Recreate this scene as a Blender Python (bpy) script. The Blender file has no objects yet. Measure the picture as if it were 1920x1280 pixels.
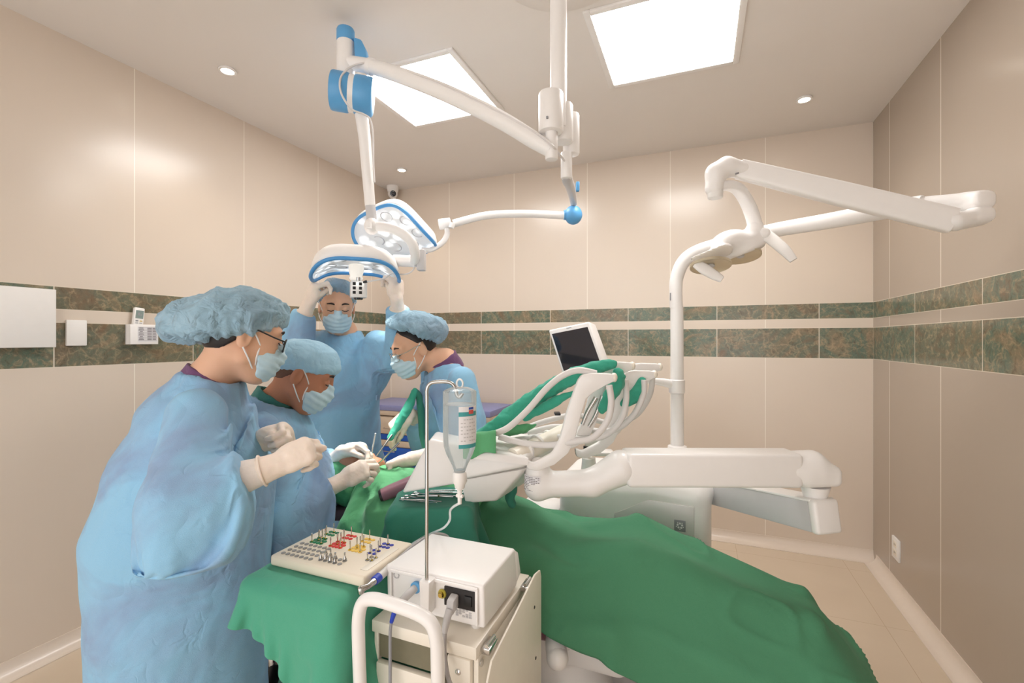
import bpy, bmesh, math, random
import numpy as np
from mathutils import Vector, Matrix

SC = bpy.context.scene
COL = SC.collection
# ------------------------------------------------------------------ camera, world, lights, exposure
FOC, TH, EYE, HV = 873.0, math.radians(21.96), 1.365, 636.5
cam_data = bpy.data.cameras.new('camera')
cam_data.sensor_width = 36.0
cam_data.lens = 36.0 * FOC / 1920.0
cam_data.shift_y = (640.0 - HV) / 1920.0 * -1.0
cam_data.clip_start = 0.05
cam = bpy.data.objects.new('camera', cam_data)
COL.objects.link(cam)
cam.location = (0, 0, EYE)
cam.rotation_euler = (math.pi / 2, 0, TH)
SC.camera = cam

world = bpy.data.worlds.new('world')
SC.world = world
world.use_nodes = True
world.node_tree.nodes['Background'].inputs['Color'].default_value = (1.0, 0.965, 0.94, 1)
world.node_tree.nodes['Background'].inputs['Strength'].default_value = 2.1

SC.view_settings.view_transform = 'Standard'
SC.view_settings.look = 'None'
SC.view_settings.exposure = 0.0
SC.view_settings.gamma = 1.0
SC.view_settings.use_curve_mapping = False
PANEL_GLOW = 18.0      # radiance of the two ceiling panels
DOWN_GLOW = 14.0      # the small ceiling spots

def lamp(name, kind, loc, aim, power, size=0.1, color=(1, 1, 1), spot=60, blend=0.4):
    d = bpy.data.lights.new(name, kind)
    d.energy = power
    d.color = color
    if kind == 'SPOT':
        d.spot_size = math.radians(spot); d.spot_blend = blend; d.shadow_soft_size = size
    o = bpy.data.objects.new(name, d)
    COL.objects.link(o)
    o.location = loc
    o.rotation_euler = (Vector(aim) - Vector(loc)).to_track_quat('-Z', 'Y').to_euler()
    return o

# beams of the two surgical lamp heads, aimed at the operating field
FIELD = (-1.23, 1.56, 0.88)
lamp('surgical_lamp_beam', 'SPOT', (-1.36, 1.62, 1.625), FIELD, 60.0, 0.08, (1, .97, .90), 42, .8)
lamp('surgical_lamp_beam', 'SPOT', (-1.43, 1.96, 1.86), FIELD, 40.0, 0.10, (1, .97, .90), 40, .8)
# beams of the small recessed ceiling spots
for _x, _y in ((-2.18, 1.62), (0.54, 3.015), (-2.18, 3.08)):
    lamp('downlight_beam', 'SPOT', (_x, _y, 2.66), (_x, _y, 0), 9.0, 0.03, (1, .88, .72), 110, .9)

# ------------------------------------------------------------------ small maths
V3 = lambda *a: np.array(a, float)
RT = V3(math.cos(TH), math.sin(TH), 0)     # the photographer's right
FW = V3(-math.sin(TH), math.cos(TH), 0)    # and straight ahead
UP = V3(0, 0, 1)
def P(u, v, Z):
    """a point measured in the photograph (1920 x 1280) at distance Z -> the room's metres"""
    return V3(0, 0, EYE) + FW * Z + RT * ((u - 960) / FOC * Z) - UP * ((v - HV) / FOC * Z)
def PL(*a): return [P(*q) for q in a]
def nz(v):
    v = np.asarray(v, float); return v / (np.linalg.norm(v) + 1e-12)
def frame(fwd, up=(0, 0, 1)):
    """columns: forward, left, up"""
    f = nz(fwd); l = nz(np.cross(up, f)); u = np.cross(f, l)
    return np.stack([f, l, u], 1)
def cr(pts, n=8, closed=False):
    """Catmull-Rom through points (any dimension)"""
    p = [np.asarray(q, float) for q in pts]
    m = len(p); out = []
    rng = range(m if closed else m - 1)
    for i in rng:
        g = (lambda k: p[k % m]) if closed else (lambda k: p[min(max(k, 0), m - 1)])
        a, b, c, d = g(i - 1), g(i), g(i + 1), g(i + 2)
        for t in np.linspace(0, 1, n, endpoint=False):
            out.append(.5 * (2 * b + (c - a) * t + (2 * a - 5 * b + 4 * c - d) * t * t + (3 * b - a - 3 * c + d) * t ** 3))
    if not closed: out.append(p[-1])
    return np.array(out)

_T = np.random.RandomState(7).rand(32, 32, 32).astype(np.float32) * 2 - 1
def vn(p):
    """smooth value noise, -1..1"""
    p = np.asarray(p, np.float32)
    i = np.floor(p).astype(np.int32); f = p - i; f = f * f * f * (f * (f * 6 - 15) + 10)
    i &= 31; j = (i + 1) & 31
    r = 0
    for a in (0, 1):
        for b in (0, 1):
            for c in (0, 1):
                w = (f[:, 0] if a else 1 - f[:, 0]) * (f[:, 1] if b else 1 - f[:, 1]) * (f[:, 2] if c else 1 - f[:, 2])
                r = r + w * _T[(j if a else i)[:, 0], (j if b else i)[:, 1], (j if c else i)[:, 2]]
    return r
def crumple(p, s, seed=0, sq=(1, 1, 1)):
    """sharp creases between soft facets, about 0..1"""
    q = np.asarray(p, np.float32) * np.array(sq, np.float32) * s + seed * 7.31
    q = q + .35 * np.stack([vn(q * .7 + 3), vn(q * .7 + 11), vn(q * .7 + 19)], 1)
    A = np.array([[.8, .6, 0], [-.48, .64, .6], [.36, -.48, .8]], np.float32)
    return 1 - (np.abs(vn(q)) + .6 * np.abs(vn(q @ A * 1.7 + 5))) * 1.1

def pinch(p, s, seed=0, w=.12, sq=(1, 1, 1)):
    """thin fold ridges wandering over a cloth, 0..1, present only in places"""
    q = np.asarray(p, np.float32) * np.array(sq, np.float32) * s + seed * 5.17
    q = q + .5 * np.stack([vn(q * .8 + 2), vn(q * .8 + 9), vn(q * .8 + 15)], 1)
    r = 1 / (1 + (vn(q) / w) ** 2)
    r2 = 1 / (1 + (vn(q[:, [1, 2, 0]] * 1.5 + 8) / (w * 1.2)) ** 2)
    m = np.clip(vn(q * .45 + 21) * 1.6 + .55, 0, 1)
    return m * r + (1 - m) * r2 * .8

# ------------------------------------------------------------------ objects
BASE = {}
def thing(name, label, cat, loc, group=None):
    o = bpy.data.objects.new(name, None)
    o.empty_display_size = .05
    COL.objects.link(o)
    o.location = Vector(loc)
    BASE[o.name] = np.array(loc, float)
    tag(o, label, cat, group)
    return o
def tag(o, label=None, cat=None, group=None, kind=None):
    if label: o['label'] = label
    if cat: o['category'] = cat
    if group: o['group'] = group
    if kind: o['kind'] = kind
    return o
def link(name, me, parent=None, label=None):
    o = bpy.data.objects.new(name, me)
    COL.objects.link(o)
    if parent is not None:
        o.parent = parent
        BASE[o.name] = BASE.get(parent.name, V3(0, 0, 0))
    else:
        BASE[o.name] = V3(0, 0, 0)
    if label: o['label'] = label
    return o
def finish(me, mat, smooth, angle):
    if not isinstance(mat, (list, tuple)): mat = [mat]
    for m in mat: me.materials.append(m)
    if smooth:
        me.shade_smooth()
        if angle: me.set_sharp_from_angle(angle=math.radians(angle))
    me.update()
def put(name, verts, faces, mat, parent=None, smooth=True, angle=None, label=None):
    """world-space vertices and faces -> one mesh object"""
    verts = np.asarray(verts, float)
    b = BASE.get(parent.name, V3(0, 0, 0)) if parent is not None else None
    if b is None:                      # a thing that is one mesh: origin at its base
        lo, hi = verts.min(0), verts.max(0)
        b = V3((lo[0] + hi[0]) / 2, (lo[1] + hi[1]) / 2, lo[2])
    me = bpy.data.meshes.new(name)
    me.from_pydata((verts - b).tolist(), [], [list(map(int, f)) for f in faces])
    finish(me, mat, smooth, angle)
    o = link(name, me, parent, label)
    if parent is None:
        o.location = Vector(b); BASE[o.name] = b
    return o

class B:
    """collects rounded boxes, tubes, lathes and prisms into one mesh (world space)"""
    def __init__(s): s.bm = bmesh.new(); s.mi = 0
    def _new(s, before):
        return [f for f in s.bm.faces if f not in before]
    def box(s, c, half, bev=.0, R=None, seg=2):
        M = Matrix.Translation(Vector(c))
        if R is not None: M = M @ Matrix(np.asarray(R).tolist()).to_4x4()
        M = M @ Matrix.Diagonal((2 * half[0], 2 * half[1], 2 * half[2], 1))
        r = bmesh.ops.create_cube(s.bm, size=1, matrix=M)
        fs = set(f for v in r['verts'] for f in v.link_faces)
        for f in fs: f.material_index = s.mi
        if bev > 0:
            es = list(set(e for v in r['verts'] for e in v.link_edges))
            bmesh.ops.bevel(s.bm, geom=es, offset=bev, segments=seg, affect='EDGES', profile=.5)
        return s
    def hull(s, pts, faces, bev=0, seg=2):
        vs = [s.bm.verts.new(Vector(p)) for p in pts]
        fs = [s.bm.faces.new([vs[i] for i in f]) for f in faces]
        for f in fs: f.material_index = s.mi
        bmesh.ops.recalc_face_normals(s.bm, faces=fs)
        if bev > 0:
            es = list(set(e for f in fs for e in f.edges))
            bmesh.ops.bevel(s.bm, geom=es, offset=bev, segments=seg, affect='EDGES', profile=.5)
        return s
    def hexa(s, bottom, top, bev=0, seg=2):
        """a block from four bottom and four top corners"""
        n = len(bottom)
        f = [list(range(n))[::-1], list(range(n, 2 * n))] + [[i, (i + 1) % n, n + (i + 1) % n, n + i] for i in range(n)]
        return s.hull(list(bottom) + list(top), f, bev, seg)
    def prism(s, outline, depth, bev=0, seg=2):
        """an outline of world points pushed along the vector depth"""
        o = [np.asarray(p, float) for p in outline]
        return s.hexa(o, [p + depth for p in o], bev, seg)
    def sweep(s, path, rad, n=12, caps=True, flat=None, up=None):
        """tube along a path; rad one number, a list, or (rx, ry) pairs with up giving the ry direction"""
        p = np.asarray(path, float); m = len(p)
        rad = np.asarray(rad, float)
        if rad.ndim == 0: rad = np.full(m, float(rad))
        if rad.ndim == 1: rad = np.stack([rad, rad], 1)
        if len(rad) != m:
            t = np.linspace(0, len(rad) - 1, m)
            rad = np.stack([np.interp(t, np.arange(len(rad)), rad[:, k]) for k in (0, 1)], 1)
        tg = np.gradient(p, axis=0); tg /= np.linalg.norm(tg, axis=1)[:, None] + 1e-12
        if up is None:
            a = V3(0, 0, 1) if abs(tg[0][2]) < .9 else V3(1, 0, 0)
        else: a = np.asarray(up, float)
        nrm = nz(a - tg[0] * a.dot(tg[0]))
        rings = []
        for i in range(m):
            if up is None: nrm = nz(nrm - tg[i] * nrm.dot(tg[i]))
            else: nrm = nz(a - tg[i] * a.dot(tg[i]))
            bi = np.cross(tg[i], nrm)
            ring = []
            for k in range(n):
                w = 2 * math.pi * k / n
                if flat:
                    cx, cy = math.cos(w), math.sin(w)
                    cx = math.copysign(abs(cx) ** flat, cx); cy = math.copysign(abs(cy) ** flat, cy)
                else: cx, cy = math.cos(w), math.sin(w)
                ring.append(s.bm.verts.new(Vector(p[i] + bi * cx * rad[i][0] + nrm * cy * rad[i][1])))
            rings.append(ring)
        for i in range(m - 1):
            for k in range(n):
                f = s.bm.faces.new([rings[i][k], rings[i][(k + 1) % n], rings[i + 1][(k + 1) % n], rings[i + 1][k]])
                f.material_index = s.mi
        if caps:
            for r in (rings[0][::-1], rings[-1]):
                f = s.bm.faces.new(r); f.material_index = s.mi
        return s
    def cyl(s, a, b, r0, r1=None, n=24, bev=0):
        a, b = np.asarray(a, float), np.asarray(b, float)
        r1 = r0 if r1 is None else r1
        d = nz(b - a)
        if bev:
            L = np.linalg.norm(b - a)
            prof = [(0.001, 0), (r0 - bev, 0), (r0 - bev * .3, bev * .3), (r0, bev), (r1, L - bev), (r1 - bev * .3, L - bev * .3), (r1 - bev, L), (0.001, L)]
            return s.lathe(prof, a, d, n)
        return s.sweep([a, b], [r0, r1], n)
    def lathe(s, prof, c, axis=(0, 0, 1), n=24, caps=True):
        """profile of (radius, height) pairs turned round an axis"""
        ax = nz(axis); a = V3(1, 0, 0) if abs(ax[0]) < .9 else V3(0, 1, 0)
        e1 = nz(np.cross(ax, a)); e2 = np.cross(ax, e1); c = np.asarray(c, float)
        rings = []
        for r, h in prof:
            rings.append([s.bm.verts.new(Vector(c + ax * h + (e1 * math.cos(2 * math.pi * k / n) + e2 * math.sin(2 * math.pi * k / n)) * r)) for k in range(n)])
        for i in range(len(rings) - 1):
            for k in range(n):
                f = s.bm.faces.new([rings[i][k], rings[i][(k + 1) % n], rings[i + 1][(k + 1) % n], rings[i + 1][k]])
                f.material_index = s.mi
        for r in ((rings[0][::-1], rings[-1]) if caps else ()):
            f = s.bm.faces.new(r); f.material_index = s.mi
        return s
    def ball(s, c, r, n=16, R=None):
        r = (r, r, r) if np.isscalar(r) else r
        M = Matrix.Translation(Vector(c))
        if R is not None: M = M @ Matrix(np.asarray(R).tolist()).to_4x4()
        M = M @ Matrix.Diagonal((*r, 1))
        q = bmesh.ops.create_uvsphere(s.bm, u_segments=n, v_segments=max(6, n // 2), radius=1, matrix=M)
        for f in set(f for v in q['verts'] for f in v.link_faces): f.material_index = s.mi
        return s
    def quad(s, pts):
        f = s.bm.faces.new([s.bm.verts.new(Vector(p)) for p in pts]); f.material_index = s.mi
        return s
    def to(s, name, mat, parent=None, angle=40, label=None, smooth=True, recalc=True):
        if recalc: bmesh.ops.recalc_face_normals(s.bm, faces=s.bm.faces[:])
        vs = np.array([v.co[:] for v in s.bm.verts])
        if parent is not None: b = BASE.get(parent.name, V3(0, 0, 0))
        else:
            lo, hi = vs.min(0), vs.max(0); b = V3((lo[0] + hi[0]) / 2, (lo[1] + hi[1]) / 2, lo[2])
        bmesh.ops.translate(s.bm, vec=Vector(-b), verts=s.bm.verts[:])
        me = bpy.data.meshes.new(name)
        s.bm.to_mesh(me); s.bm.free()
        finish(me, mat, smooth, angle)
        o = link(name, me, parent, label)
        if parent is None: o.location = Vector(b); BASE[o.name] = b
        return o
def copy_tree(o, parent=None, delta=(0, 0, 0)):
    """a thing, its parts and their sub-parts, moved by delta (meshes shared)"""
    c = o.copy(); COL.objects.link(c)
    if parent is not None: c.parent = parent
    else: c.location = o.location + Vector(delta)
    for ch in [x for x in COL.objects if x.parent == o]: copy_tree(ch, c)
    return c

# ------------------------------------------------------------------ distance fields -> surfaces
def smin(a, b, k):
    h = np.clip(.5 + .5 * (b - a) / k, 0, 1)
    return b + (a - b) * h - k * h * (1 - h)
def cap(p, a, b, ra, rb=None):
    rb = ra if rb is None else rb
    a = np.asarray(a, np.float32); b = np.asarray(b, np.float32); d = b - a
    t = np.clip((p - a) @ d / (d @ d + 1e-12), 0, 1)
    return np.linalg.norm(p - a - t[:, None] * d, axis=1) - (ra + (rb - ra) * t)
def chain(p, pts, rad, k=.01):
    r = None
    for i in range(len(pts) - 1):
        d = cap(p, pts[i], pts[i + 1], rad[i], rad[i + 1])
        r = d if r is None else (smin(r, d, k) if k else np.minimum(r, d))
    return r
def ell(p, c, r, R=None):
    q = p - np.asarray(c, np.float32)
    if R is not None: q = q @ np.asarray(R, np.float32)
    r = np.asarray(r, np.float32)
    k0 = np.linalg.norm(q / r, axis=1); k1 = np.linalg.norm(q / (r * r), axis=1) + 1e-9
    return k0 * (k0 - 1) / k1
def rbox(p, c, half, rad, R=None):
    q = p - np.asarray(c, np.float32)
    if R is not None: q = q @ np.asarray(R, np.float32)
    q = np.abs(q) - (np.asarray(half, np.float32) - rad)
    return np.linalg.norm(np.maximum(q, 0), axis=1) + np.minimum(q.max(1), 0) - rad
def loft(p, pts, rx, ry, side):
    """body along a spine: half width rx along `side`, half depth ry across it"""
    best = None
    side = np.asarray(side, np.float32)
    sd = np.broadcast_to(side, (len(pts), 3)) if side.ndim == 1 else side
    for i in range(len(pts) - 1):
        a = np.asarray(pts[i], np.float32); b = np.asarray(pts[i + 1], np.float32); d = b - a; L = np.linalg.norm(d); e = d / L
        tr = (p - a) @ e / L
        t = np.clip(tr, 0, 1)
        q = p - a - t[:, None] * d
        s_ = sd[i] * (1 - t[:, None]) + sd[i + 1] * t[:, None]
        s_ = s_ - (s_ @ e)[:, None] * e; s_ /= np.linalg.norm(s_, axis=1)[:, None] + 1e-9
        o_ = np.cross(np.broadcast_to(e, s_.shape), s_)
        X = rx[i] + (rx[i + 1] - rx[i]) * t; Y = ry[i] + (ry[i + 1] - ry[i]) * t
        w = (q @ e)
        mn = np.minimum(X, Y)
        g = np.sqrt(((q * s_).sum(1) / X) ** 2 + ((q * o_).sum(1) / Y) ** 2 + (w / mn) ** 2)
        dd = (g - 1) * mn
        best = dd if best is None else smin(best, dd, .03)
    return best
def nets(D, o, h):
    nx, ny, nz_ = D.shape
    ins = D < 0
    tot = np.zeros((nx - 1, ny - 1, nz_ - 1), np.int8)
    for i in (0, 1):
        for j in (0, 1):
            for k in (0, 1): tot += ins[i:nx - 1 + i, j:ny - 1 + j, k:nz_ - 1 + k]
    act = (tot > 0) & (tot < 8)
    ac = np.argwhere(act)
    idx = np.full(act.shape, -1, np.int64); idx[act] = np.arange(len(ac))
    pos = np.zeros((len(ac), 3)); cnt = np.zeros(len(ac))
    for ax in range(3):
        for s1 in (0, 1):
            for s2 in (0, 1):
                c0 = [0, 0, 0]; c0[(ax + 1) % 3] = s1; c0[(ax + 2) % 3] = s2
                c1 = list(c0); c1[ax] = 1
                a = D[ac[:, 0] + c0[0], ac[:, 1] + c0[1], ac[:, 2] + c0[2]]
                b = D[ac[:, 0] + c1[0], ac[:, 1] + c1[1], ac[:, 2] + c1[2]]
                m = (a < 0) != (b < 0)
                t = np.where(m, a / np.where(m, a - b, 1), 0)
                pos += m[:, None] * np.array(c0, float); pos[:, ax] += m * t; cnt += m
    verts = (ac + pos / cnt[:, None]) * h + o
    faces = []
    for ax in range(3):
        b_, c_ = (ax + 1) % 3, (ax + 2) % 3
        sl = [slice(None)] * 3; sl[ax] = slice(0, -1); A = ins[tuple(sl)]
        sl[ax] = slice(1, None); Bn = ins[tuple(sl)]
        e = np.argwhere(A != Bn)
        e = e[(e[:, b_] > 0) & (e[:, c_] > 0) & (e[:, b_] < D.shape[b_] - 1) & (e[:, c_] < D.shape[c_] - 1)]
        inside = A[e[:, 0], e[:, 1], e[:, 2]]
        q = []
        for db, dc in ((-1, -1), (0, -1), (0, 0), (-1, 0)):
            f = e.copy(); f[:, b_] += db; f[:, c_] += dc
            q.append(idx[f[:, 0], f[:, 1], f[:, 2]])
        q = np.stack(q, 1)
        faces.append(np.where(inside[:, None], q, q[:, ::-1]))
    return verts, np.concatenate(faces)
def vnormals(v, f):
    n = np.cross(v[f[:, 2]] - v[f[:, 0]], v[f[:, 3]] - v[f[:, 1]])
    out = np.zeros_like(v)
    for k in range(4): np.add.at(out, f[:, k], n)
    return out / (np.linalg.norm(out, axis=1)[:, None] + 1e-12)
def relax(v, f, it=1, lam=.5):
    e = np.concatenate([f[:, [0, 1]], f[:, [1, 2]], f[:, [2, 3]], f[:, [3, 0]]])
    c = np.zeros(len(v)); np.add.at(c, e[:, 0], 1); np.add.at(c, e[:, 1], 1)
    for _ in range(it):
        s = np.zeros_like(v); np.add.at(s, e[:, 0], v[e[:, 1]]); np.add.at(s, e[:, 1], v[e[:, 0]])
        v = v + lam * (s / np.maximum(c, 1)[:, None] - v)
    return v
def solid(fn, lo, hi, h, smooth=1, disp=None, cut=None):
    """surface of the field fn inside the box lo..hi, cells of size h; returns verts, faces"""
    lo = np.asarray(lo, float) - 2 * h; hi = np.asarray(hi, float) + 2 * h
    n = np.ceil((hi - lo) / h).astype(int) + 1
    blk = 6
    nb = np.ceil(n / blk).astype(int)
    g = np.stack(np.meshgrid(*[np.arange(m) for m in nb], indexing='ij'), -1).reshape(-1, 3)
    cc = ((g + .5) * blk * h + lo).astype(np.float32)
    d = fn(cc)
    D = np.repeat(np.repeat(np.repeat(d.reshape(nb), blk, 0), blk, 1), blk, 2)[:n[0], :n[1], :n[2]].astype(np.float32).copy()
    near = (np.abs(d) < blk * h * 1.9)
    M = np.repeat(np.repeat(np.repeat(near.reshape(nb), blk, 0), blk, 1), blk, 2)[:n[0], :n[1], :n[2]]
    pi = np.argwhere(M)
    for s in range(0, len(pi), 400000):
        q = pi[s:s + 400000]
        D[q[:, 0], q[:, 1], q[:, 2]] = fn((q * h + lo).astype(np.float32))
    v, f = nets(D, lo, h)
    if smooth: v = relax(v, f, smooth)
    if disp is not None:
        v = v + vnormals(v, f) * disp(v)[:, None]
    if cut is not None: v, f = trim(v, f, cut)
    return v, f
def trim(v, f, keep):
    """drop the faces whose middle fails keep(points)"""
    k = keep(v[f].mean(1)); f = f[k]
    used = np.unique(f); m = np.full(len(v), -1); m[used] = np.arange(len(used))
    return v[used], m[f]

def buckle(v, f, fn, pin, grow=1.05, inner=.03, outer=.05, steps=40, sub=12, grav=9.8, h=.012, seed=1, fric=.3, aniso=(1, 1, 1)):
    """a garment with a little too much cloth settles on its form and throws folds"""
    rs = np.random.RandomState(seed)
    E = np.concatenate([f[:, [0, 1]], f[:, [1, 2]], f[:, [2, 3]], f[:, [3, 0]]])
    E = np.unique(np.sort(E, 1), axis=0)
    D = np.concatenate([f[:, [0, 2]], f[:, [1, 3]]])
    # springs across two faces keep the folds a few centimetres wide
    nb_ = {}
    n = len(v)
    C = np.concatenate([E, D]); k = np.concatenate([np.ones(len(E)), np.full(len(D), .5)])
    x = v + rs.randn(n, 3) * .0012
    d0 = v[C[:, 0]] - v[C[:, 1]]
    L = np.linalg.norm(d0 * np.asarray(aniso), axis=1) / np.maximum(np.linalg.norm(d0, axis=1), 1e-9)
    L = np.linalg.norm(d0, axis=1) * (1 + (grow - 1) * L)
    wt = np.where(pin, 0., 1.)
    cn = np.bincount(C[:, 0], k, n) + np.bincount(C[:, 1], k, n)
    deg = np.bincount(E[:, 0], minlength=n) + np.bincount(E[:, 1], minlength=n)
    vel = np.zeros_like(x); x0 = v.copy()
    for st in range(steps):
        vel[:, 2] -= grav * h; vel *= .97
        old = x.copy(); x = x + vel * h * wt[:, None]
        for it in range(sub):
            d = x[C[:, 1]] - x[C[:, 0]]; l = np.linalg.norm(d, axis=1) + 1e-9
            c = d * (.5 * k * (l - L) / l)[:, None]
            a = np.stack([np.bincount(C[:, 0], c[:, q], n) - np.bincount(C[:, 1], c[:, q], n) for q in range(3)], 1)
            x = x + a / cn[:, None] * 1.9 * wt[:, None]
            if it % 4 == 3:      # bending: pull every point a little to its neighbours' middle
                m = np.stack([np.bincount(E[:, 0], x[E[:, 1], q], n) + np.bincount(E[:, 1], x[E[:, 0], q], n) for q in range(3)], 1) / np.maximum(deg, 1)[:, None]
                x = x + (m - x) * .035 * wt[:, None]
            if it % 6 == 5 or it == sub - 1:
                q = x.astype(np.float32); d = fn(q)
                m = (d < -inner) | (d > outer)
                if m.any():
                    qm = q[m]; e = np.float32(3e-3)
                    g = np.stack([fn(qm + e * np.eye(3, dtype=np.float32)[j]) - fn(qm - e * np.eye(3, dtype=np.float32)[j]) for j in range(3)], 1)
                    g /= np.linalg.norm(g, axis=1)[:, None] + 1e-9
                    dm = d[m]; mv = np.where(dm < -inner, -inner - dm, outer - dm)
                    x[m] += g * (mv * np.where(dm < 0, 1, .3))[:, None] * wt[m][:, None]
                    tv = x[m] - old[m]; tv -= g * (tv * g).sum(1)[:, None]
                    x[m] -= tv * fric * wt[m][:, None]
        vel = (x - old) / h
        sp = np.linalg.norm(vel, axis=1, keepdims=True); vel *= np.minimum(1, 1.5 / (sp + 1e-9))
    return x

# ------------------------------------------------------------------ cloth: a sheet of points falling on a field
def cloth(nu, nv, start, fn, steps=160, sub=10, grav=9.8, floor=None, pins=None, seed=1, fric=.6, thick=.006, bend=.25, h=.012, damp=.985):
    rs = np.random.RandomState(seed)
    x = start.reshape(nu, nv, 3).astype(np.float64).copy()
    x += rs.randn(nu, nv, 3) * .0008
    vel = np.zeros_like(x)
    rest = {}
    X0 = start.reshape(nu, nv, 3)
    offs = [(1, 0, 1.), (0, 1, 1.), (1, 1, .6), (1, -1, .6), (2, 0, bend), (0, 2, bend)]
    def sl(di, dj):
        a0 = slice(0, nu - di)
        if dj >= 0: return (a0, slice(0, nv - dj)), (slice(di, nu), slice(dj, nv))
        return (a0, slice(-dj, nv)), (slice(di, nu), slice(0, nv + dj))
    cons = []
    cntr = np.zeros((nu, nv, 1))
    for di, dj, k in offs:
        a, b = sl(di, dj)
        L = np.linalg.norm(X0[a] - X0[b], axis=-1, keepdims=True)
        cons.append((a, b, L, k)); cntr[a] += k; cntr[b] += k
    for st in range(steps):
        vel[..., 2] -= grav * h
        vel *= damp
        old = x.copy()
        x = x + vel * h
        for it in range(sub):
            acc = np.zeros_like(x)
            for a, b, L, k in cons:
                d = x[b] - x[a]; l = np.linalg.norm(d, axis=-1, keepdims=True) + 1e-9
                c = d * (.5 * k * (l - L) / l)
                acc[a] += c; acc[b] -= c
            x = x + acc / cntr * 2.0
            if pins is not None: x[pins[0]] = pins[1]
            if it % 3 == 2 or it == sub - 1:
                q = x.reshape(-1, 3).astype(np.float32)
                d = fn(q) - thick
                m = d < 0
                if m.any():
                    qm = q[m]; e = 2e-3
                    g = np.stack([fn(qm + np.float32(e) * np.eye(3, dtype=np.float32)[k]) - fn(qm - np.float32(e) * np.eye(3, dtype=np.float32)[k]) for k in range(3)], 1)
                    g /= np.linalg.norm(g, axis=1)[:, None] + 1e-9
                    xf = x.reshape(-1, 3)
                    xf[m] = xf[m] - g * d[m][:, None]
                    mv = xf[m] - old.reshape(-1, 3)[m]
                    tn = mv - g * (mv * g).sum(1)[:, None]
                    xf[m] -= tn * fric
                    x = xf.reshape(nu, nv, 3)
                if floor is not None: x[..., 2] = np.maximum(x[..., 2], floor)
        vel = (x - old) / h * .995
        sp = np.linalg.norm(vel, axis=-1, keepdims=True); vel *= np.minimum(1, 2.5 / (sp + 1e-9))
    return x
def crease(x, amp, s, seed, sq=(1, 1, 1), w=.12, big=0.):
    """press fold lines into a settled sheet along its normals"""
    du = np.gradient(x, axis=0); dv = np.gradient(x, axis=1)
    n = np.cross(du, dv); n /= np.linalg.norm(n, axis=-1, keepdims=True) + 1e-9
    n *= np.where(n[..., 2:3] < 0, -1, 1) if np.mean(n[..., 2]) < 0 and False else (1 if np.mean(n[..., 2]) > 0 else -1)
    p = x.reshape(-1, 3)
    d = amp * (pinch(p, s, seed, w, sq) - .1) + big * (crumple(p, s * .5, seed + 4, sq) - .3)
    return x + n * d.reshape(x.shape[:2])[..., None]
def refine(x, k=2):
    """denser sheet by cubic interpolation"""
    for ax in (0, 1):
        y = np.swapaxes(x, 0, ax)
        m = y.shape[0]
        pad = np.concatenate([2 * y[:1] - y[1:2], y, 2 * y[-1:] - y[-2:-1]])
        out = []
        for i in range(m - 1):
            a, b, c, d = pad[i], pad[i + 1], pad[i + 2], pad[i + 3]
            for j in range(k):
                t = j / k
                out.append(.5 * (2 * b + (c - a) * t + (2 * a - 5 * b + 4 * c - d) * t * t + (3 * b - a - 3 * c + d) * t ** 3))
        out.append(y[-1])
        x = np.swapaxes(np.array(out), 0, ax)
    return x
def sheet(name, x, mat, parent=None, sub=1, thick=.002, label=None):
    nu, nv = x.shape[:2]
    idx = np.arange(nu * nv).reshape(nu, nv)
    f = np.stack([idx[:-1, :-1], idx[1:, :-1], idx[1:, 1:], idx[:-1, 1:]], -1).reshape(-1, 4)
    o = put(name, x.reshape(-1, 3), f, mat, parent, label=label)
    if thick:
        m = o.modifiers.new('thickness', 'SOLIDIFY'); m.thickness = thick; m.offset = 0
    if sub:
        m = o.modifiers.new('smooth', 'SUBSURF'); m.levels = m.render_levels = sub
    return o
# ------------------------------------------------------------------ materials (all node based)
class X:
    """tiny arithmetic on shader sockets"""
    def __init__(s, nt, so): s.nt, s.so = nt, so
    def _m(s, op, *a):
        n = s.nt.nodes.new('ShaderNodeMath'); n.operation = op
        for i, q in enumerate((s,) + a):
            if isinstance(q, X): s.nt.links.new(q.so, n.inputs[i])
            else: n.inputs[i].default_value = q
        return X(s.nt, n.outputs[0])
    def __add__(s, o): return s._m('ADD', o)
    def __sub__(s, o): return s._m('SUBTRACT', o)
    def __mul__(s, o): return s._m('MULTIPLY', o)
    def __truediv__(s, o): return s._m('DIVIDE', o)
    def gt(s, o): return s._m('GREATER_THAN', o)
    def lt(s, o): return s._m('LESS_THAN', o)
    def fract(s): return s._m('FRACT')
    def floor(s): return s._m('FLOOR')
    def abs(s): return s._m('ABSOLUTE')
    def mx(s, o): return s._m('MAXIMUM', o)
    def mn(s, o): return s._m('MINIMUM', o)
    def pw(s, o): return s._m('POWER', o)
def new_mat(name):
    m = bpy.data.materials.new(name); m.use_nodes = True
    nt = m.node_tree
    return m, nt, nt.nodes['Principled BSDF']
def srgb(r, g, b):
    f = lambda c: (c / 255 / 12.92) if c / 255 <= .04045 else ((c / 255 + .055) / 1.055) ** 2.4
    return (f(r), f(g), f(b), 1)
def noise(nt, vec, scale, detail=3, rough=.5, dist=0, out='Fac'):
    n = nt.nodes.new('ShaderNodeTexNoise')
    n.inputs['Scale'].default_value = scale; n.inputs['Detail'].default_value = detail
    n.inputs['Roughness'].default_value = rough; n.inputs['Distortion'].default_value = dist
    if vec is not None: nt.links.new(vec, n.inputs['Vector'])
    return X(nt, n.outputs[out])
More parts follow.
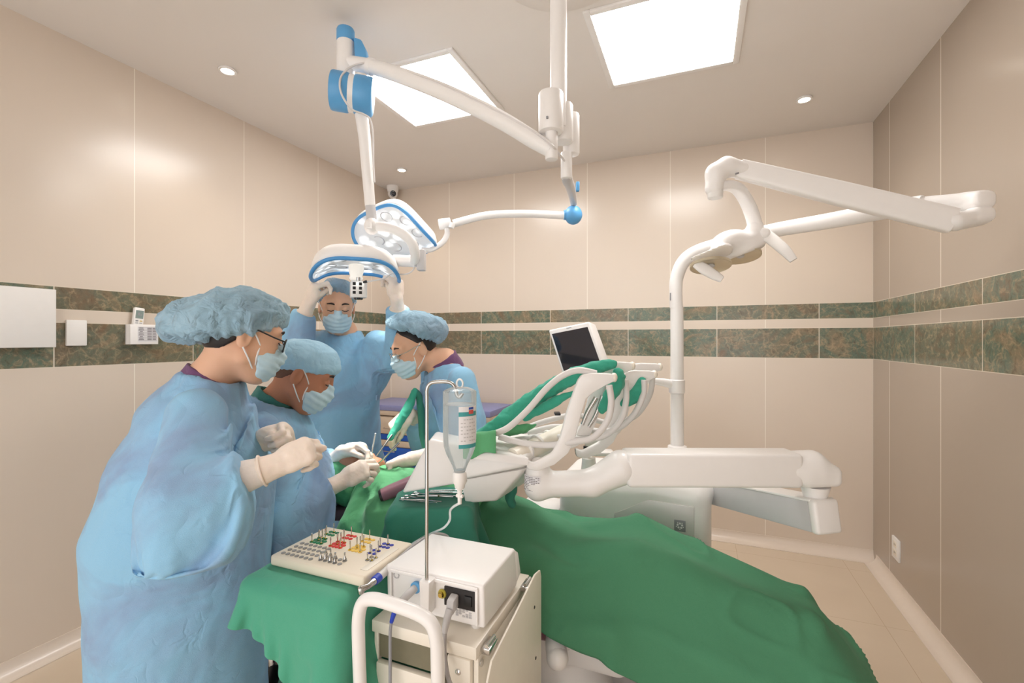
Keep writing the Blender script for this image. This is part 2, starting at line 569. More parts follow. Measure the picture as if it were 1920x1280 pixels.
def mapping(nt, scale=(1, 1, 1), kind='Object', rot=(0, 0, 0)):
    t = nt.nodes.new('ShaderNodeTexCoord'); m = nt.nodes.new('ShaderNodeMapping')
    m.inputs['Scale'].default_value = scale; m.inputs['Rotation'].default_value = rot
    nt.links.new(t.outputs[kind], m.inputs['Vector'])
    return m.outputs['Vector']
def mix(nt, fac, a, b):
    n = nt.nodes.new('ShaderNodeMix'); n.data_type = 'RGBA'
    for k, q in ((0, fac), (6, a), (7, b)):
        if isinstance(q, X): nt.links.new(q.so, n.inputs[k])
        elif hasattr(q, 'node'): nt.links.new(q, n.inputs[k])
        else: n.inputs[k].default_value = q
    return n.outputs[2]
def ramp(nt, fac, stops):
    n = nt.nodes.new('ShaderNodeValToRGB')
    e = n.color_ramp.elements
    while len(e) < len(stops): e.new(.5)
    for q, (p, c) in zip(e, stops): q.position = p; q.color = c
    nt.links.new(fac.so, n.inputs[0])
    return n.outputs[0]
def bump(nt, bs, hgt, strength, dist=.01):
    n = nt.nodes.new('ShaderNodeBump'); n.inputs['Strength'].default_value = strength; n.inputs['Distance'].default_value = dist
    nt.links.new(hgt.so, n.inputs['Height']); nt.links.new(n.outputs[0], bs.inputs['Normal'])
def plain(name, col, rough=.45, metal=0., var=.05, scale=30, coat=0., spec=.5, bmp=0., emit=None, alpha=1.):
    """paint, plastic, metal: a base colour with a little uneven wear"""
    m, nt, bs = new_mat(name)
    v = mapping(nt)
    n = noise(nt, v, scale, 3)
    d = tuple(c * (1 - var) for c in col[:3]) + (1,)
    l = tuple(min(1, c * (1 + var * .5)) for c in col[:3]) + (1,)
    nt.links.new(mix(nt, n, d, l), bs.inputs['Base Color'])
    bs.inputs['Roughness'].default_value = rough; bs.inputs['Metallic'].default_value = metal
    bs.inputs['Coat Weight'].default_value = coat; bs.inputs['Specular IOR Level'].default_value = spec
    if bmp: bump(nt, bs, n, bmp)
    if emit:
        bs.inputs['Emission Color'].default_value = emit[0]; bs.inputs['Emission Strength'].default_value = emit[1]
    if alpha < 1: bs.inputs['Alpha'].default_value = alpha
    return m
def fabric(name, col, weave=900, rough=.85, crease=.25, cscale=14, var=.12, sheen=.15, trans=0., stretch=(1, 1, 1), see=0., fine=.12, tint=None):
    """cloth with weave, soft crease bump and uneven thickness"""
    m, nt, bs = new_mat(name)
    v = mapping(nt, stretch)
    big = noise(nt, v, cscale * .35, 3, .55)
    a = noise(nt, v, cscale, 2, .5, .6); b = noise(nt, v, cscale * 2.3, 2, .5, .4)
    cr_ = ((a - .5).abs() * 2).mn(((b - .5).abs() * 2) + .15)
    w = noise(nt, v, weave, 1)
    d = tuple(c * (1 - var) for c in col[:3]) + (1,); l = tuple(min(1, c * (1 + var)) for c in col[:3]) + (1,)
    c1 = mix(nt, big, d, l)
    if tint: c1 = mix(nt, ((noise(nt, v, 3.2, 4, .6, .8) - .46) * 5).mx(0).mn(.85), c1, tint)
    c2 = mix(nt, w * fine, c1, (1, 1, 1, 1))
    nt.links.new(c2, bs.inputs['Base Color'])
    bs.inputs['Roughness'].default_value = rough
    bs.inputs['Specular IOR Level'].default_value = .25
    bs.inputs['Sheen Weight'].default_value = sheen
    bump(nt, bs, cr_ * .9 + w * .06, crease, .02)
    out = nt.nodes['Material Output']; last = bs.outputs[0]
    if trans:
        t = nt.nodes.new('ShaderNodeBsdfTranslucent'); nt.links.new(c2, t.inputs['Color'])
        ms = nt.nodes.new('ShaderNodeMixShader'); ms.inputs[0].default_value = trans
        nt.links.new(last, ms.inputs[1]); nt.links.new(t.outputs[0], ms.inputs[2]); last = ms.outputs[0]
    if see:
        t = nt.nodes.new('ShaderNodeBsdfTransparent')
        ms = nt.nodes.new('ShaderNodeMixShader')
        k = (X(nt, cr_.so) * .8 + .35) * see
        nt.links.new(k.so, ms.inputs[0])
        nt.links.new(last, ms.inputs[1]); nt.links.new(t.outputs[0], ms.inputs[2]); last = ms.outputs[0]
    nt.links.new(last, out.inputs['Surface'])
    return m

def marble(nt, vec, shift):
    """green-brown marble of the border tiles, shifted for every tile"""
    cx = nt.nodes.new('ShaderNodeCombineXYZ'); nt.links.new(shift.so, cx.inputs[0]); nt.links.new((shift * 1.7).so, cx.inputs[1]); nt.links.new((shift * .6).so, cx.inputs[2])
    ad = nt.nodes.new('ShaderNodeVectorMath'); ad.operation = 'ADD'
    nt.links.new(vec, ad.inputs[0]); nt.links.new(cx.outputs[0], ad.inputs[1]); v = ad.outputs[0]
    n1 = noise(nt, v, 4.0, 7, .68, 1.6)
    base = ramp(nt, n1, [(.30, srgb(126, 104, 82)), (.42, srgb(112, 112, 94)), (.50, srgb(98, 116, 100)), (.58, srgb(126, 120, 98)), (.72, srgb(152, 130, 104))])
    hsh = ((shift * 1.913).fract() * .9 - .25).mx(0)
    base = mix(nt, hsh, base, srgb(128, 106, 82))
    n2 = noise(nt, v, 30, 6, .75, .8)
    c = mix(nt, ((n2 - .52) * 5).mx(0).mn(.6), base, srgb(178, 156, 126))
    c = mix(nt, ((n2 * -1 + .46) * 5).mx(0).mn(.55), c, srgb(80, 74, 58))
    vo = nt.nodes.new('ShaderNodeTexVoronoi'); vo.feature = 'DISTANCE_TO_EDGE'; vo.inputs['Scale'].default_value = 7
    wv = nt.nodes.new('ShaderNodeVectorMath'); wv.operation = 'ADD'
    n3 = nt.nodes.new('ShaderNodeTexNoise'); n3.inputs['Scale'].default_value = 9; n3.inputs['Detail'].default_value = 4
    nt.links.new(v, n3.inputs['Vector'])
    sc_ = nt.nodes.new('ShaderNodeVectorMath'); sc_.operation = 'SCALE'; sc_.inputs['Scale'].default_value = .22
    nt.links.new(n3.outputs['Color'], sc_.inputs[0]); nt.links.new(v, wv.inputs[0]); nt.links.new(sc_.outputs[0], wv.inputs[1])
    nt.links.new(wv.outputs[0], vo.inputs['Vector'])
    vein = (X(nt, vo.outputs['Distance']) * -22 + 1).mx(0) * ((noise(nt, v, 3, 2) - .42) * 5).mx(0).mn(.30)
    return mix(nt, vein, c, srgb(196, 172, 136))
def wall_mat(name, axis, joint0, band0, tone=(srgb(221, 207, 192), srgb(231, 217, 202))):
    """beige wall tiles 0.6 m wide, two rows of marble border tile, fine grout lines"""
    m, nt, bs = new_mat(name)
    g = nt.nodes.new('ShaderNodeNewGeometry'); sp = nt.nodes.new('ShaderNodeSeparateXYZ')
    nt.links.new(g.outputs['Position'], sp.inputs[0])
    s, z = X(nt, sp.outputs[axis]), X(nt, sp.outputs[2])
    ft = ((s - joint0) / .6); fb = ((s - band0) / .6)
    def line(t, w): return (((t + 100).fract() - .5).abs() * -1 + .5).lt(w / .6 / 2)
    def zone(a, b): return z.gt(a) * z.lt(b)
    band = (zone(1.2445, 1.440) + zone(1.499, 1.5975)).mn(1)
    edge = (zone(1.2435, 1.2465) + zone(1.4385, 1.442) + zone(1.4975, 1.500) + zone(1.5960, 1.5990)).mn(1)
    jl = line(ft, .0045); jb = line(fb, .005)
    sv = (.9, 60, 1) if axis == 1 else (60, .9, 1)
    v = mapping(nt, (220, 220, 2.5), 'Object')
    fine = noise(nt, v, 1.0, 2, .5)
    cloud = noise(nt, g.outputs['Position'], 1.3, 3, .5)
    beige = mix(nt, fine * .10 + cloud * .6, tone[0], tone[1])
    beige = mix(nt, jl * .9, beige, srgb(250, 242, 230))
    mb = marble(nt, g.outputs['Position'], fb.floor() * 3.37)
    mb = mix(nt, jb * .85, mb, srgb(226, 214, 196))
    c = mix(nt, band, beige, mb)
    c = mix(nt, edge * .7, c, srgb(238, 226, 208))
    nt.links.new(c, bs.inputs['Base Color'])
    rg = (band * -.08) + .22
    nt.links.new((fine * .02 + rg).so, bs.inputs['Roughness'])
    bs.inputs['Specular IOR Level'].default_value = .5
    bump(nt, bs, (jl + jb * band).mx(edge) * -1 + fine * .01, .12, .003)
    return m
def floor_mat():
    m, nt, bs = new_mat('floor_tile')
    g = nt.nodes.new('ShaderNodeNewGeometry'); sp = nt.nodes.new('ShaderNodeSeparateXYZ')
    nt.links.new(g.outputs['Position'], sp.inputs[0])
    x, y = X(nt, sp.outputs[0]), X(nt, sp.outputs[1])
    def line(t, w): return (((t + 100).fract() - .5).abs() * -1 + .5).lt(w / .6 / 2)
    j = line((x - .22) / .6, .003).mx(line((y - 2.72) / .6, .003))
    n = noise(nt, g.outputs['Position'], 2.2, 5, .55, .4)
    c = mix(nt, n, srgb(214, 196, 173), srgb(227, 210, 188))
    nt.links.new(mix(nt, j * .55, c, srgb(186, 160, 130)), bs.inputs['Base Color'])
    nt.links.new((n * .08 + .16).so, bs.inputs['Roughness'])
    bump(nt, bs, j * -1, .1, .002)
    return m

M = {}
M['white'] = plain('white_enamel', srgb(249, 246, 244), .32, coat=.12, var=.02)
M['white_matte'] = plain('white_plastic', srgb(244, 241, 238), .45, var=.03)
M['cream'] = plain('cream_paint', srgb(244, 236, 222), .38, var=.04, coat=.1)
M['grey_light'] = plain('light_grey_plastic', srgb(205, 203, 204), .4, var=.04)
M['grey_mid'] = plain('grey_plastic', srgb(150, 150, 155), .45, var=.06)
M['silver'] = plain('silver_panel', srgb(214, 211, 208), .35, .2, var=.04)
M['steel'] = plain('polished_steel', srgb(200, 198, 195), .18, 1., var=.08, scale=80)
M['chrome'] = plain('chrome', srgb(225, 225, 225), .08, 1., var=.04)
M['black'] = plain('black_plastic', srgb(28, 28, 30), .4, var=.2)
M['black_gloss'] = plain('black_glass', srgb(26, 30, 44), .06, var=.15, scale=3, coat=.6)
M['blue_plastic'] = plain('sky_blue_plastic', srgb(96, 168, 222), .38, var=.06)
M['blue_rim'] = plain('blue_rubber_rim', srgb(82, 156, 218), .42, var=.06)
M['cobalt'] = plain('cobalt_blue_plastic', srgb(38, 70, 190), .35, var=.1)
M['cabinet_blue'] = plain('cabinet_blue_laminate', srgb(20, 84, 178), .35, var=.05)
M['cabinet_top'] = plain('violet_blue_worktop', srgb(138, 142, 188), .4, var=.06)
M['cabinet_beige'] = plain('beige_laminate', srgb(206, 186, 164), .45, var=.05)
M['paper'] = plain('paper', srgb(238, 236, 238), .8, var=.03)
M['print'] = plain('printed_ink', srgb(120, 112, 118), .8, var=.1)
M['lcd'] = plain('lcd_glass', srgb(140, 156, 152), .2, var=.05)
M['amber_key'] = plain('amber_rubber_key', srgb(226, 196, 120), .5)
M['red_ink'] = plain('red_ink', srgb(216, 92, 86), .7)
M['blue_ink'] = plain('blue_ink', srgb(60, 90, 180), .7)
M['teal_ink'] = plain('teal_ink', srgb(72, 160, 162), .7)
M['brass'] = plain('brass', srgb(200, 176, 96), .25, 1.)
M['mauve'] = plain('mauve_upholstery', srgb(140, 98, 112), .42, var=.12, bmp=.05)
M['rubber_grey'] = plain('grey_rubber_hose', srgb(176, 172, 172), .5, var=.05)
M['hose_white'] = plain('white_hose', srgb(228, 224, 222), .45, var=.04)
M['hole'] = plain('dark_socket', srgb(40, 36, 36), .6, var=.2)
M['kit'] = plain('ivory_kit_plastic', srgb(238, 226, 206), .42, var=.03)
M['g_green'] = plain('green_silicone', srgb(34, 128, 84), .5)
M['g_red'] = plain('red_silicone', srgb(222, 58, 52), .5)
M['g_yellow'] = plain('yellow_silicone', srgb(246, 206, 92), .5)
M['g_blue'] = plain('blue_silicone', srgb(52, 62, 168), .5)
M['g_grey'] = plain('grey_silicone', srgb(148, 146, 142), .5)
M['glove'] = plain('latex_glove', srgb(244, 228, 214), .5, var=.05, scale=60, spec=.35, bmp=.15)
M['cuff'] = plain('knit_cuff', srgb(240, 230, 222), .8, var=.06, scale=200, bmp=.2)
M['skin'] = plain('skin', srgb(228, 180, 150), .5, var=.06, scale=25, spec=.35)
M['skin_tan'] = plain('tanned_skin', srgb(196, 134, 104), .5, var=.08, scale=25, spec=.35)
for k_ in ('skin', 'skin_tan', 'glove'):
    b_ = M[k_].node_tree.nodes['Principled BSDF']
    b_.inputs['Subsurface Weight'].default_value = .12; b_.inputs['Subsurface Radius'].default_value = (.02, .008, .004); b_.inputs['Subsurface Scale'].default_value = .3
M['hair'] = plain('black_hair', srgb(34, 28, 28), .45, var=.3, scale=60)
M['stubble'] = plain('cropped_hair', srgb(112, 78, 62), .75, var=.25, scale=300)
M['brow'] = plain('eyebrow_hair', srgb(52, 38, 34), .7)
M['lip'] = plain('lip', srgb(196, 112, 98), .45)
M['ceiling'] = plain('ceiling_paint', srgb(236, 230, 224), .9, var=.02, scale=4)
M['gown'] = fabric('blue_nonwoven', srgb(146, 204, 240), weave=700, crease=.6, cscale=7, var=.05, trans=.10, tint=srgb(138, 166, 206))
M['cap'] = fabric('blue_bouffant_nonwoven', srgb(166, 206, 228), weave=500, crease=.8, cscale=24, var=.10, trans=.15, see=.42, tint=srgb(146, 176, 200))
M['surgcap'] = fabric('pale_blue_cap_cloth', srgb(158, 204, 230), weave=500, crease=.4, cscale=16, var=.06)
M['mask'] = fabric('mask_nonwoven', srgb(190, 220, 234), weave=600, crease=.08, cscale=12, var=.03)
M['mask_white'] = fabric('mask_lining', srgb(240, 240, 240), weave=600, crease=.05, var=.02)
M['purple'] = fabric('purple_scrub_cloth', srgb(98, 36, 96), crease=.2, var=.1)
M['teal'] = fabric('teal_scrub_cloth', srgb(0, 116, 108), crease=.2, var=.1)
M['drape'] = fabric('green_surgical_cotton', srgb(62, 138, 98), weave=1200, crease=.16, cscale=9, var=.07, fine=.08, sheen=.05)
M['drape_light'] = fabric('bright_green_surgical_cotton', srgb(84, 168, 112), weave=1200, crease=.2, cscale=9, var=.07, fine=.08)
M['drape_dark'] = fabric('deep_teal_surgical_cotton', srgb(26, 128, 106), weave=1200, crease=.16, cscale=9, var=.07, fine=.08)
M['drape_table'] = fabric('sea_green_surgical_cotton', srgb(64, 164, 132), weave=1200, crease=.14, cscale=9, var=.06, fine=.08)
M['shoe'] = plain('white_clog', srgb(226, 222, 218), .5)
M['navy'] = fabric('navy_scrub_cloth', srgb(48, 60, 96), crease=.2, var=.1)
M['sleeve_green'] = fabric('jade_cotton_cover', srgb(30, 160, 132), weave=1200, crease=.2, cscale=12, var=.08, fine=.08)
def glass_mat(name, col, rough=.05, clear=.8):
    m, nt, bs = new_mat(name)
    n = noise(nt, mapping(nt), 20, 2)
    nt.links.new(mix(nt, n, col, (1, 1, 1, 1)), bs.inputs['Base Color'])
    bs.inputs['Roughness'].default_value = rough
    t = nt.nodes.new('ShaderNodeBsdfTransparent'); t.inputs[0].default_value = (.97, .98, .98, 1)
    fr = nt.nodes.new('ShaderNodeFresnel'); fr.inputs[0].default_value = 1.35
    k = (X(nt, fr.outputs[0]) * 1.1 + (1 - clear)).mn(1)
    ms = nt.nodes.new('ShaderNodeMixShader')
    nt.links.new(k.so, ms.inputs[0]); nt.links.new(t.outputs[0], ms.inputs[1]); nt.links.new(bs.outputs[0], ms.inputs[2])
    nt.links.new(ms.outputs[0], nt.nodes['Material Output'].inputs['Surface'])
    return m
M['clear'] = glass_mat('clear_plastic', srgb(225, 235, 238), .08, .84)
M['water'] = glass_mat('clear_saline', srgb(215, 232, 238), .03, .93)
M['lens_glass'] = glass_mat('spectacle_lens', srgb(220, 228, 230), .03, .93)
def glow(name, col, power, pattern=0):
    m, nt, bs = new_mat(name)
    n = noise(nt, mapping(nt), 6, 1)
    bs.inputs['Base Color'].default_value = (.8, .8, .8, 1)
    nt.links.new(mix(nt, n * .06, col, (1, 1, 1, 1)), bs.inputs['Emission Color'])
    if pattern:
        vo = nt.nodes.new('ShaderNodeTexVoronoi'); vo.inputs['Scale'].default_value = pattern
        nt.links.new(mapping(nt), vo.inputs['Vector'])
        nt.links.new(((X(nt, vo.outputs['Distance']) * -2.2 + 1.25).mx(.12) * power).so, bs.inputs['Emission Strength'])
    else: bs.inputs['Emission Strength'].default_value = power
    return m
M['panel_glow'] = glow('panel_diffuser', (1, .98, .955, 1), PANEL_GLOW)
M['spot_glow'] = glow('spot_lens', (1, .90, .76, 1), DOWN_GLOW)
M['lamp_lens'] = glow('surgical_lens', (.93, .97, 1, 1), 1.1, 17)
M['cup'] = plain('lamp_reflector', srgb(214, 204, 180), .3, .7, var=.12, scale=14)
# ------------------------------------------------------------------ the room
XL, XR, YB, HC, YF = -2.605, 0.995, 3.506, 2.71, -1.6
def struct(name, b, mat, smooth=False):
    o = b.to(name, mat, None, angle=30, smooth=smooth); o['kind'] = 'structure'; return o
W_ = .12
struct('floor', B().box(((XL + XR) / 2, (YB + YF) / 2, -.05), ((XR - XL) / 2 + W_, (YB - YF) / 2 + W_, .05)), floor_mat())
struct('ceiling', B().box(((XL + XR) / 2, (YB + YF) / 2, HC + .05), ((XR - XL) / 2 + W_, (YB - YF) / 2 + W_, .05)), M['ceiling'])
struct('wall_back', B().box(((XL + XR) / 2, YB + W_ / 2, HC / 2), ((XR - XL) / 2 + W_, W_ / 2, HC / 2)), wall_mat('back_wall_tile', 0, XR - .59, XR - .285))
struct('wall_left', B().box((XL - W_ / 2, (YB + YF) / 2, HC / 2), (W_ / 2, (YB - YF) / 2, HC / 2)), wall_mat('left_wall_tile', 1, YB - .262, YB - .573))
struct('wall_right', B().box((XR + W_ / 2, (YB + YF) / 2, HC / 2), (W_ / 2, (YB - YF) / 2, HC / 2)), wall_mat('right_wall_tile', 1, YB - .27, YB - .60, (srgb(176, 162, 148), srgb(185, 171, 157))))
M['cove'] = plain('cove_tile', srgb(232, 218, 204), .22, var=.03)
def cove(name, a, b, nrm):
    a, b, nrm = V3(*a), V3(*b), V3(*nrm)
    prof = [(0, 0)] + [(.058 * (1 - math.sin(t)), .058 * (1 - math.cos(t))) for t in np.linspace(math.pi / 2, 0, 9)][::-1]
    # quarter-round cove: concave curve from the floor up the wall
    pts = [(.06 - .056 * math.sin(t), .06 - .056 * math.cos(t)) for t in np.linspace(0, math.pi / 2, 9)]
    pts = [(.0, .0), (.064, .0), (.064, .004)] + pts[0:] + [(.004, .064), (0, .064)]
    o1 = [a + nrm * d + UP * h for d, h in pts]
    bb = B(); bb.prism(o1, b - a)
    struct(name, bb, M['cove'], True)
cove('baseboard_back', (XL, YB, 0), (XR, YB, 0), (0, -1, 0))
cove('baseboard_left', (XL, YF, 0), (XL, YB - .066, 0), (1, 0, 0))
cove('baseboard_right', (XR, YF, 0), (XR, YB - .066, 0), (-1, 0, 0))

# ceiling lights
def ceiling_panel(cx, cy, label):
    t = thing('ceiling_panel_light', label, 'ceiling light', (cx, cy, HC - .012), 'square ceiling panel lights')
    b = B(); w = .31
    for sx, sy, hx, hy in ((1, 0, .014, w), (-1, 0, .014, w), (0, 1, w - .0285, .014), (0, -1, w - .0285, .014)):
        b.box((cx + sx * (w - .014), cy + sy * (w - .014), HC - .006), (hx, hy, .006), .002)
    b.to('frame', M['white_matte'], t)
    B().box((cx, cy, HC - .003), (w - .028, w - .028, .003)).to('diffuser', M['panel_glow'], t)
    return t
ceiling_panel(-.135, 2.185, 'square glowing ceiling panel to the right of the white ceiling pole')
ceiling_panel(-1.365, 2.19, 'square glowing ceiling panel crossed by the white surgical light arm')
def downlight(x, y, label):
    t = thing('downlight', label, 'ceiling light', (x, y, HC - .012), 'small recessed downlights')
    B().lathe([(.040, 0), (.040, .006), (.034, .009), (.034, .012), (.026, .012), (.028, .006), (.030, 0), (.040, 0)][::-1], (x, y, HC - .012), n=28, caps=False).to('trim_ring', M['white_matte'], t)
    B().lathe([(.001, .002), (.027, .002), (.027, .010), (.001, .010)], (x, y, HC - .012), n=24).to('lens', M['spot_glow'], t)
downlight(-2.18, 1.62, 'small round ceiling spot nearest the left wall, above the left wall box')
downlight(.54, 3.015, 'small round ceiling spot near the right wall and back corner')
downlight(-2.18, 3.08, 'small round ceiling spot near the dome camera in the back left corner')

# dome camera in the back left corner
c0 = V3(-2.50, 3.40, HC)
t = thing('security_camera', 'small white dome camera in the back left ceiling corner', 'security camera', c0)
B().lathe([(.052, -.0), (.052, -.02), (.046, -.045), (.030, -.058), (.001, -.058)][::-1], c0, n=28).to('mount', M['white_matte'], t)
cd = nz(V3(.62, -.75, -.22))
eb = B().ball(c0 + V3(0, 0, -.066), .042, 24).to('eyeball', M['white_matte'], t)
B().lathe([(.001, .0), (.024, .0), (.026, .018), (.022, .020), (.001, .016)], c0 + V3(0, 0, -.066) + cd * .026, cd, 22).to('lens', M['black_gloss'], eb)

# wall fittings
def wall_plate(name, label, cat, y0, y1, z0, z1, d=.014, mat='white_matte', bev=.003, x=XL, s=1):
    return tag(B().box((x + s * d / 2, (y0 + y1) / 2, (z0 + z1) / 2), (d / 2, (y1 - y0) / 2, (z1 - z0) / 2), bev).to(name, M[mat]), label, cat)
t = thing('wall_box', 'large flat white electrical box at left edge of left wall', 'electrical box', (XL, .955, 1.332))
B().box((XL + .012, .955, 1.456), (.012, .165, .118), .002).to('back_box', M['white_matte'], t)
B().box((XL + .031, .955, 1.456), (.007, .170, .124), .003).to('cover', M['white_matte'], t)
wall_plate('blank_plate', 'small white blank wall plate between the wall box and remote holder', 'wall plate', 1.171, 1.245, 1.338, 1.453)
t = thing('remote_holder', 'white wall holder with a printed list below the remote control', 'holder', (XL, 1.47, 1.343))
yb0, yb1, zb0, zb1 = 1.404, 1.530, 1.342, 1.440
b = B()
b.box((XL + .002, 1.467, 1.391), (.002, .063, .049)); b.box((XL + .038, 1.467, 1.391), (.002, .063, .049), .001)
b.box((XL + .02, yb0 + .002, 1.391), (.018, .002, .049)); b.box((XL + .02, yb1 - .002, 1.391), (.018, .002, .049)); b.box((XL + .02, 1.467, zb0 + .002), (.018, .061, .002))
b.to('box', M['white'], t)
pl = B().quad([(XL + .0405, 1.436, 1.352), (XL + .0405, 1.526, 1.352), (XL + .0405, 1.526, 1.430), (XL + .0405, 1.436, 1.430)]).to('printed_list', M['paper'], t)
b = B()
for i in range(9):
    z = 1.426 - i * .0082
    b.box((XL + .0409, 1.481, z), (.0003, .043, .0005))
    if i < 8:
        for y, w in ((1.452, .009 + .003 * math.sin(i * 2.1)), (1.489, .010), (1.511, .008)): b.box((XL + .0409, y, z - .004), (.0003, w, .0014))
b.to('table_print', M['print'], pl)
# remote standing in the holder
rb = V3(XL + .021, 1.437, 1.362)
tilt = -.10
t = thing('remote_control', 'white air conditioner remote with grey screen standing in the wall holder', 'remote control', rb)
Rr = np.array(Matrix.Rotation(tilt, 3, 'X'))
def rl(x, y, z): return rb + Rr @ V3(x, y, z)
B().box(rl(0, 0, .082), (.010, .023, .080), .006, Rr).to('body', M['white'], t)
B().box(rl(.0102, 0, .128), (.0008, .017, .020), 0, Rr).to('screen', M['lcd'], t)
b = B(); b.box(rl(.0108, -.004, .130), (.0004, .004, .007), 0, Rr); b.box(rl(.0108, .006, .126), (.0004, .003, .003), 0, Rr)
b.to('display_digits', M['grey_mid'], t)
for y, z, m in ((-.009, .096, 'grey_mid'), (.009, .096, 'amber_key'), (-.009, .086, 'grey_light'), (.009, .086, 'grey_light')):
    B().box(rl(.0106, y, z), (.001, .006, .0026), .0008, Rr).to('button', M[m], t)
# outlet on the right wall
t = thing('wall_outlet', 'small white outlet plate low on the right wall', 'outlet', (XR, 3.128, .17))
B().box((XR - .005, 3.128, .229), (.005, .048, .058), .002).to('plate', M['white_matte'], t)
for z in (.252, .208):
    so = B().box((XR - .0105, 3.128, z), (.001, .020, .016), .0008).to('socket', M['cream'], t)
    b = B()
    for dy in (-.007, .007): b.box((XR - .0118, 3.128 + dy, z), (.0004, .0015, .005))
    b.to('slots', M['hole'], so)

# low storage cabinet in the back left corner
cx0, cx1, cy0, cy1 = -2.545, -1.40, 3.05, 3.45
t = thing('storage_cabinet', 'beige and blue storage cabinet under a violet worktop by back wall', 'cabinet', ((cx0 + cx1) / 2, (cy0 + cy1) / 2, 0))
B().box(((cx0 + cx1) / 2, (cy0 + cy1) / 2, .40), ((cx1 - cx0) / 2, (cy1 - cy0) / 2, .36), .003).to('body', M['cabinet_beige'], t)
B().box(((cx0 + cx1) / 2, (cy0 + cy1) / 2 + .01, .02), ((cx1 - cx0) / 2 - .02, (cy1 - cy0) / 2 - .04, .02)).to('plinth', M['grey_mid'], t)
B().box(((cx0 + cx1) / 2, (cy0 + cy1) / 2 - .006, .805 - .018), ((cx1 - cx0) / 2 + .006, (cy1 - cy0) / 2 + .012, .018), .003).to('edge_board', M['cabinet_beige'], t)
B().box(((cx0 + cx1) / 2, (cy0 + cy1) / 2 - .006, .828), ((cx1 - cx0) / 2 + .008, (cy1 - cy0) / 2 + .014, .022), .004).to('worktop', M['cabinet_top'], t)
for k in range(2):
    xa = cx0 + .01 + k * .5675; xb = xa + .555; xm = (xa + xb) / 2
    dr = B().box((xm, cy0 - .008, .690), ((xb - xa) / 2, .008, .066), .003).to('drawer', M['cabinet_beige'], t)
    B().sweep(cr([(xm - .05, cy0 - .016, .668), (xm - .045, cy0 - .034, .668), (xm + .045, cy0 - .034, .668), (xm + .05, cy0 - .016, .668)], 6), .004, 8).to('handle', M['steel'], dr)
    B().box((xa + .10, cy0 - .0165, .70), (.045, .0006, .05)).to('paper_label', M['paper'], dr)
    B().box((xm, cy0 - .006, .598), ((xb - xa) / 2, .006, .022), .002).to('blue_rail', M['cabinet_blue'], t)
    B().box((xm, cy0 - .007, .550), ((xb - xa) / 2, .007, .022), .002).to('beige_rail', M['cabinet_beige'], t)
    d2 = B().box((xm, cy0 - .008, .285), ((xb - xa) / 2, .008, .236), .003).to('door', M['cabinet_blue'], t)
    B().sweep(cr([(xm - .05, cy0 - .016, .49), (xm - .045, cy0 - .034, .49), (xm + .045, cy0 - .034, .49), (xm + .05, cy0 - .016, .49)], 6), .004, 8).to('handle', M['steel'], d2)
# ------------------------------------------------------------------ ceiling-hung double surgical light
def lamp_head(root, c, n, fwd, a, b, sag, name='lamp_head', holes=True):
    """saddle-shaped lamp head: centre c, lens looking along n, half sizes a (across) and b (along fwd)"""
    c = np.asarray(c, float); n = nz(n)
    f = nz(fwd - n * np.dot(fwd, n)); r = np.cross(f, n)      # r = across
    r = np.cross(n, f) * -1
    N = 72; ex = .62
    def ring(s, h, dz):
        out = []
        for k in range(N):
            w = 2 * math.pi * k / N
            x = math.copysign(abs(math.cos(w)) ** ex, math.cos(w)) * s; y = math.copysign(abs(math.sin(w)) ** ex, math.sin(w)) * s
            drop = sag * abs(x) ** 4 - sag * .25 * y * y
            out.append(c + r * x * a + f * y * b + n * (drop * h + dz))
        return out
    bb = B()
    prof = [(.97, 1, .0), (1.0, 1, -.012), (.99, 1, -.032), (.93, .9, -.055), (.80, .8, -.070), (.55, .6, -.076), (.02, .4, -.078)]
    rs = [[bb.bm.verts.new(Vector(q)) for q in ring(*p)] for p in prof]
    for i in range(len(rs) - 1):
        for k in range(N): bb.bm.faces.new([rs[i][k], rs[i][(k + 1) % N], rs[i + 1][(k + 1) % N], rs[i + 1][k]])
    bb.bm.faces.new(rs[-1])
    head = bb.to(name, M['white'], root)
    rim = ring(.985, 1, .004); rim.append(rim[0])
    B().sweep(rim, .0085, 10, caps=False).to('rim', M['blue_rim'], head)
    bb = B()
    rs = [[bb.bm.verts.new(Vector(q)) for q in ring(s, 1, z)] for s, z in ((.965, -.001), (.93, -.014), (.6, -.018), (.25, -.018), (.02, -.018))]
    for i in range(len(rs) - 1):
        for k in range(N): bb.bm.faces.new([rs[i][k], rs[i + 1][k], rs[i + 1][(k + 1) % N], rs[i][(k + 1) % N]])
    bb.bm.faces.new(rs[-1])
    bb.to('lens', M['lamp_lens'], head, recalc=False)
    for q in range(7):                                  # reflector cells under the lens
        w = 2 * math.pi * q / 7
        x, y = math.cos(w) * .6, math.sin(w) * .6
        o = c + r * x * a + f * y * b + n * (sag * abs(x) ** 4 - sag * .25 * y * y - .018)
        B().lathe([(.026, .0), (.030, .003), (.032, .0)], o, n, 20, caps=False).to('reflector_ring', M['grey_light'], head)
    return head, r, f, n

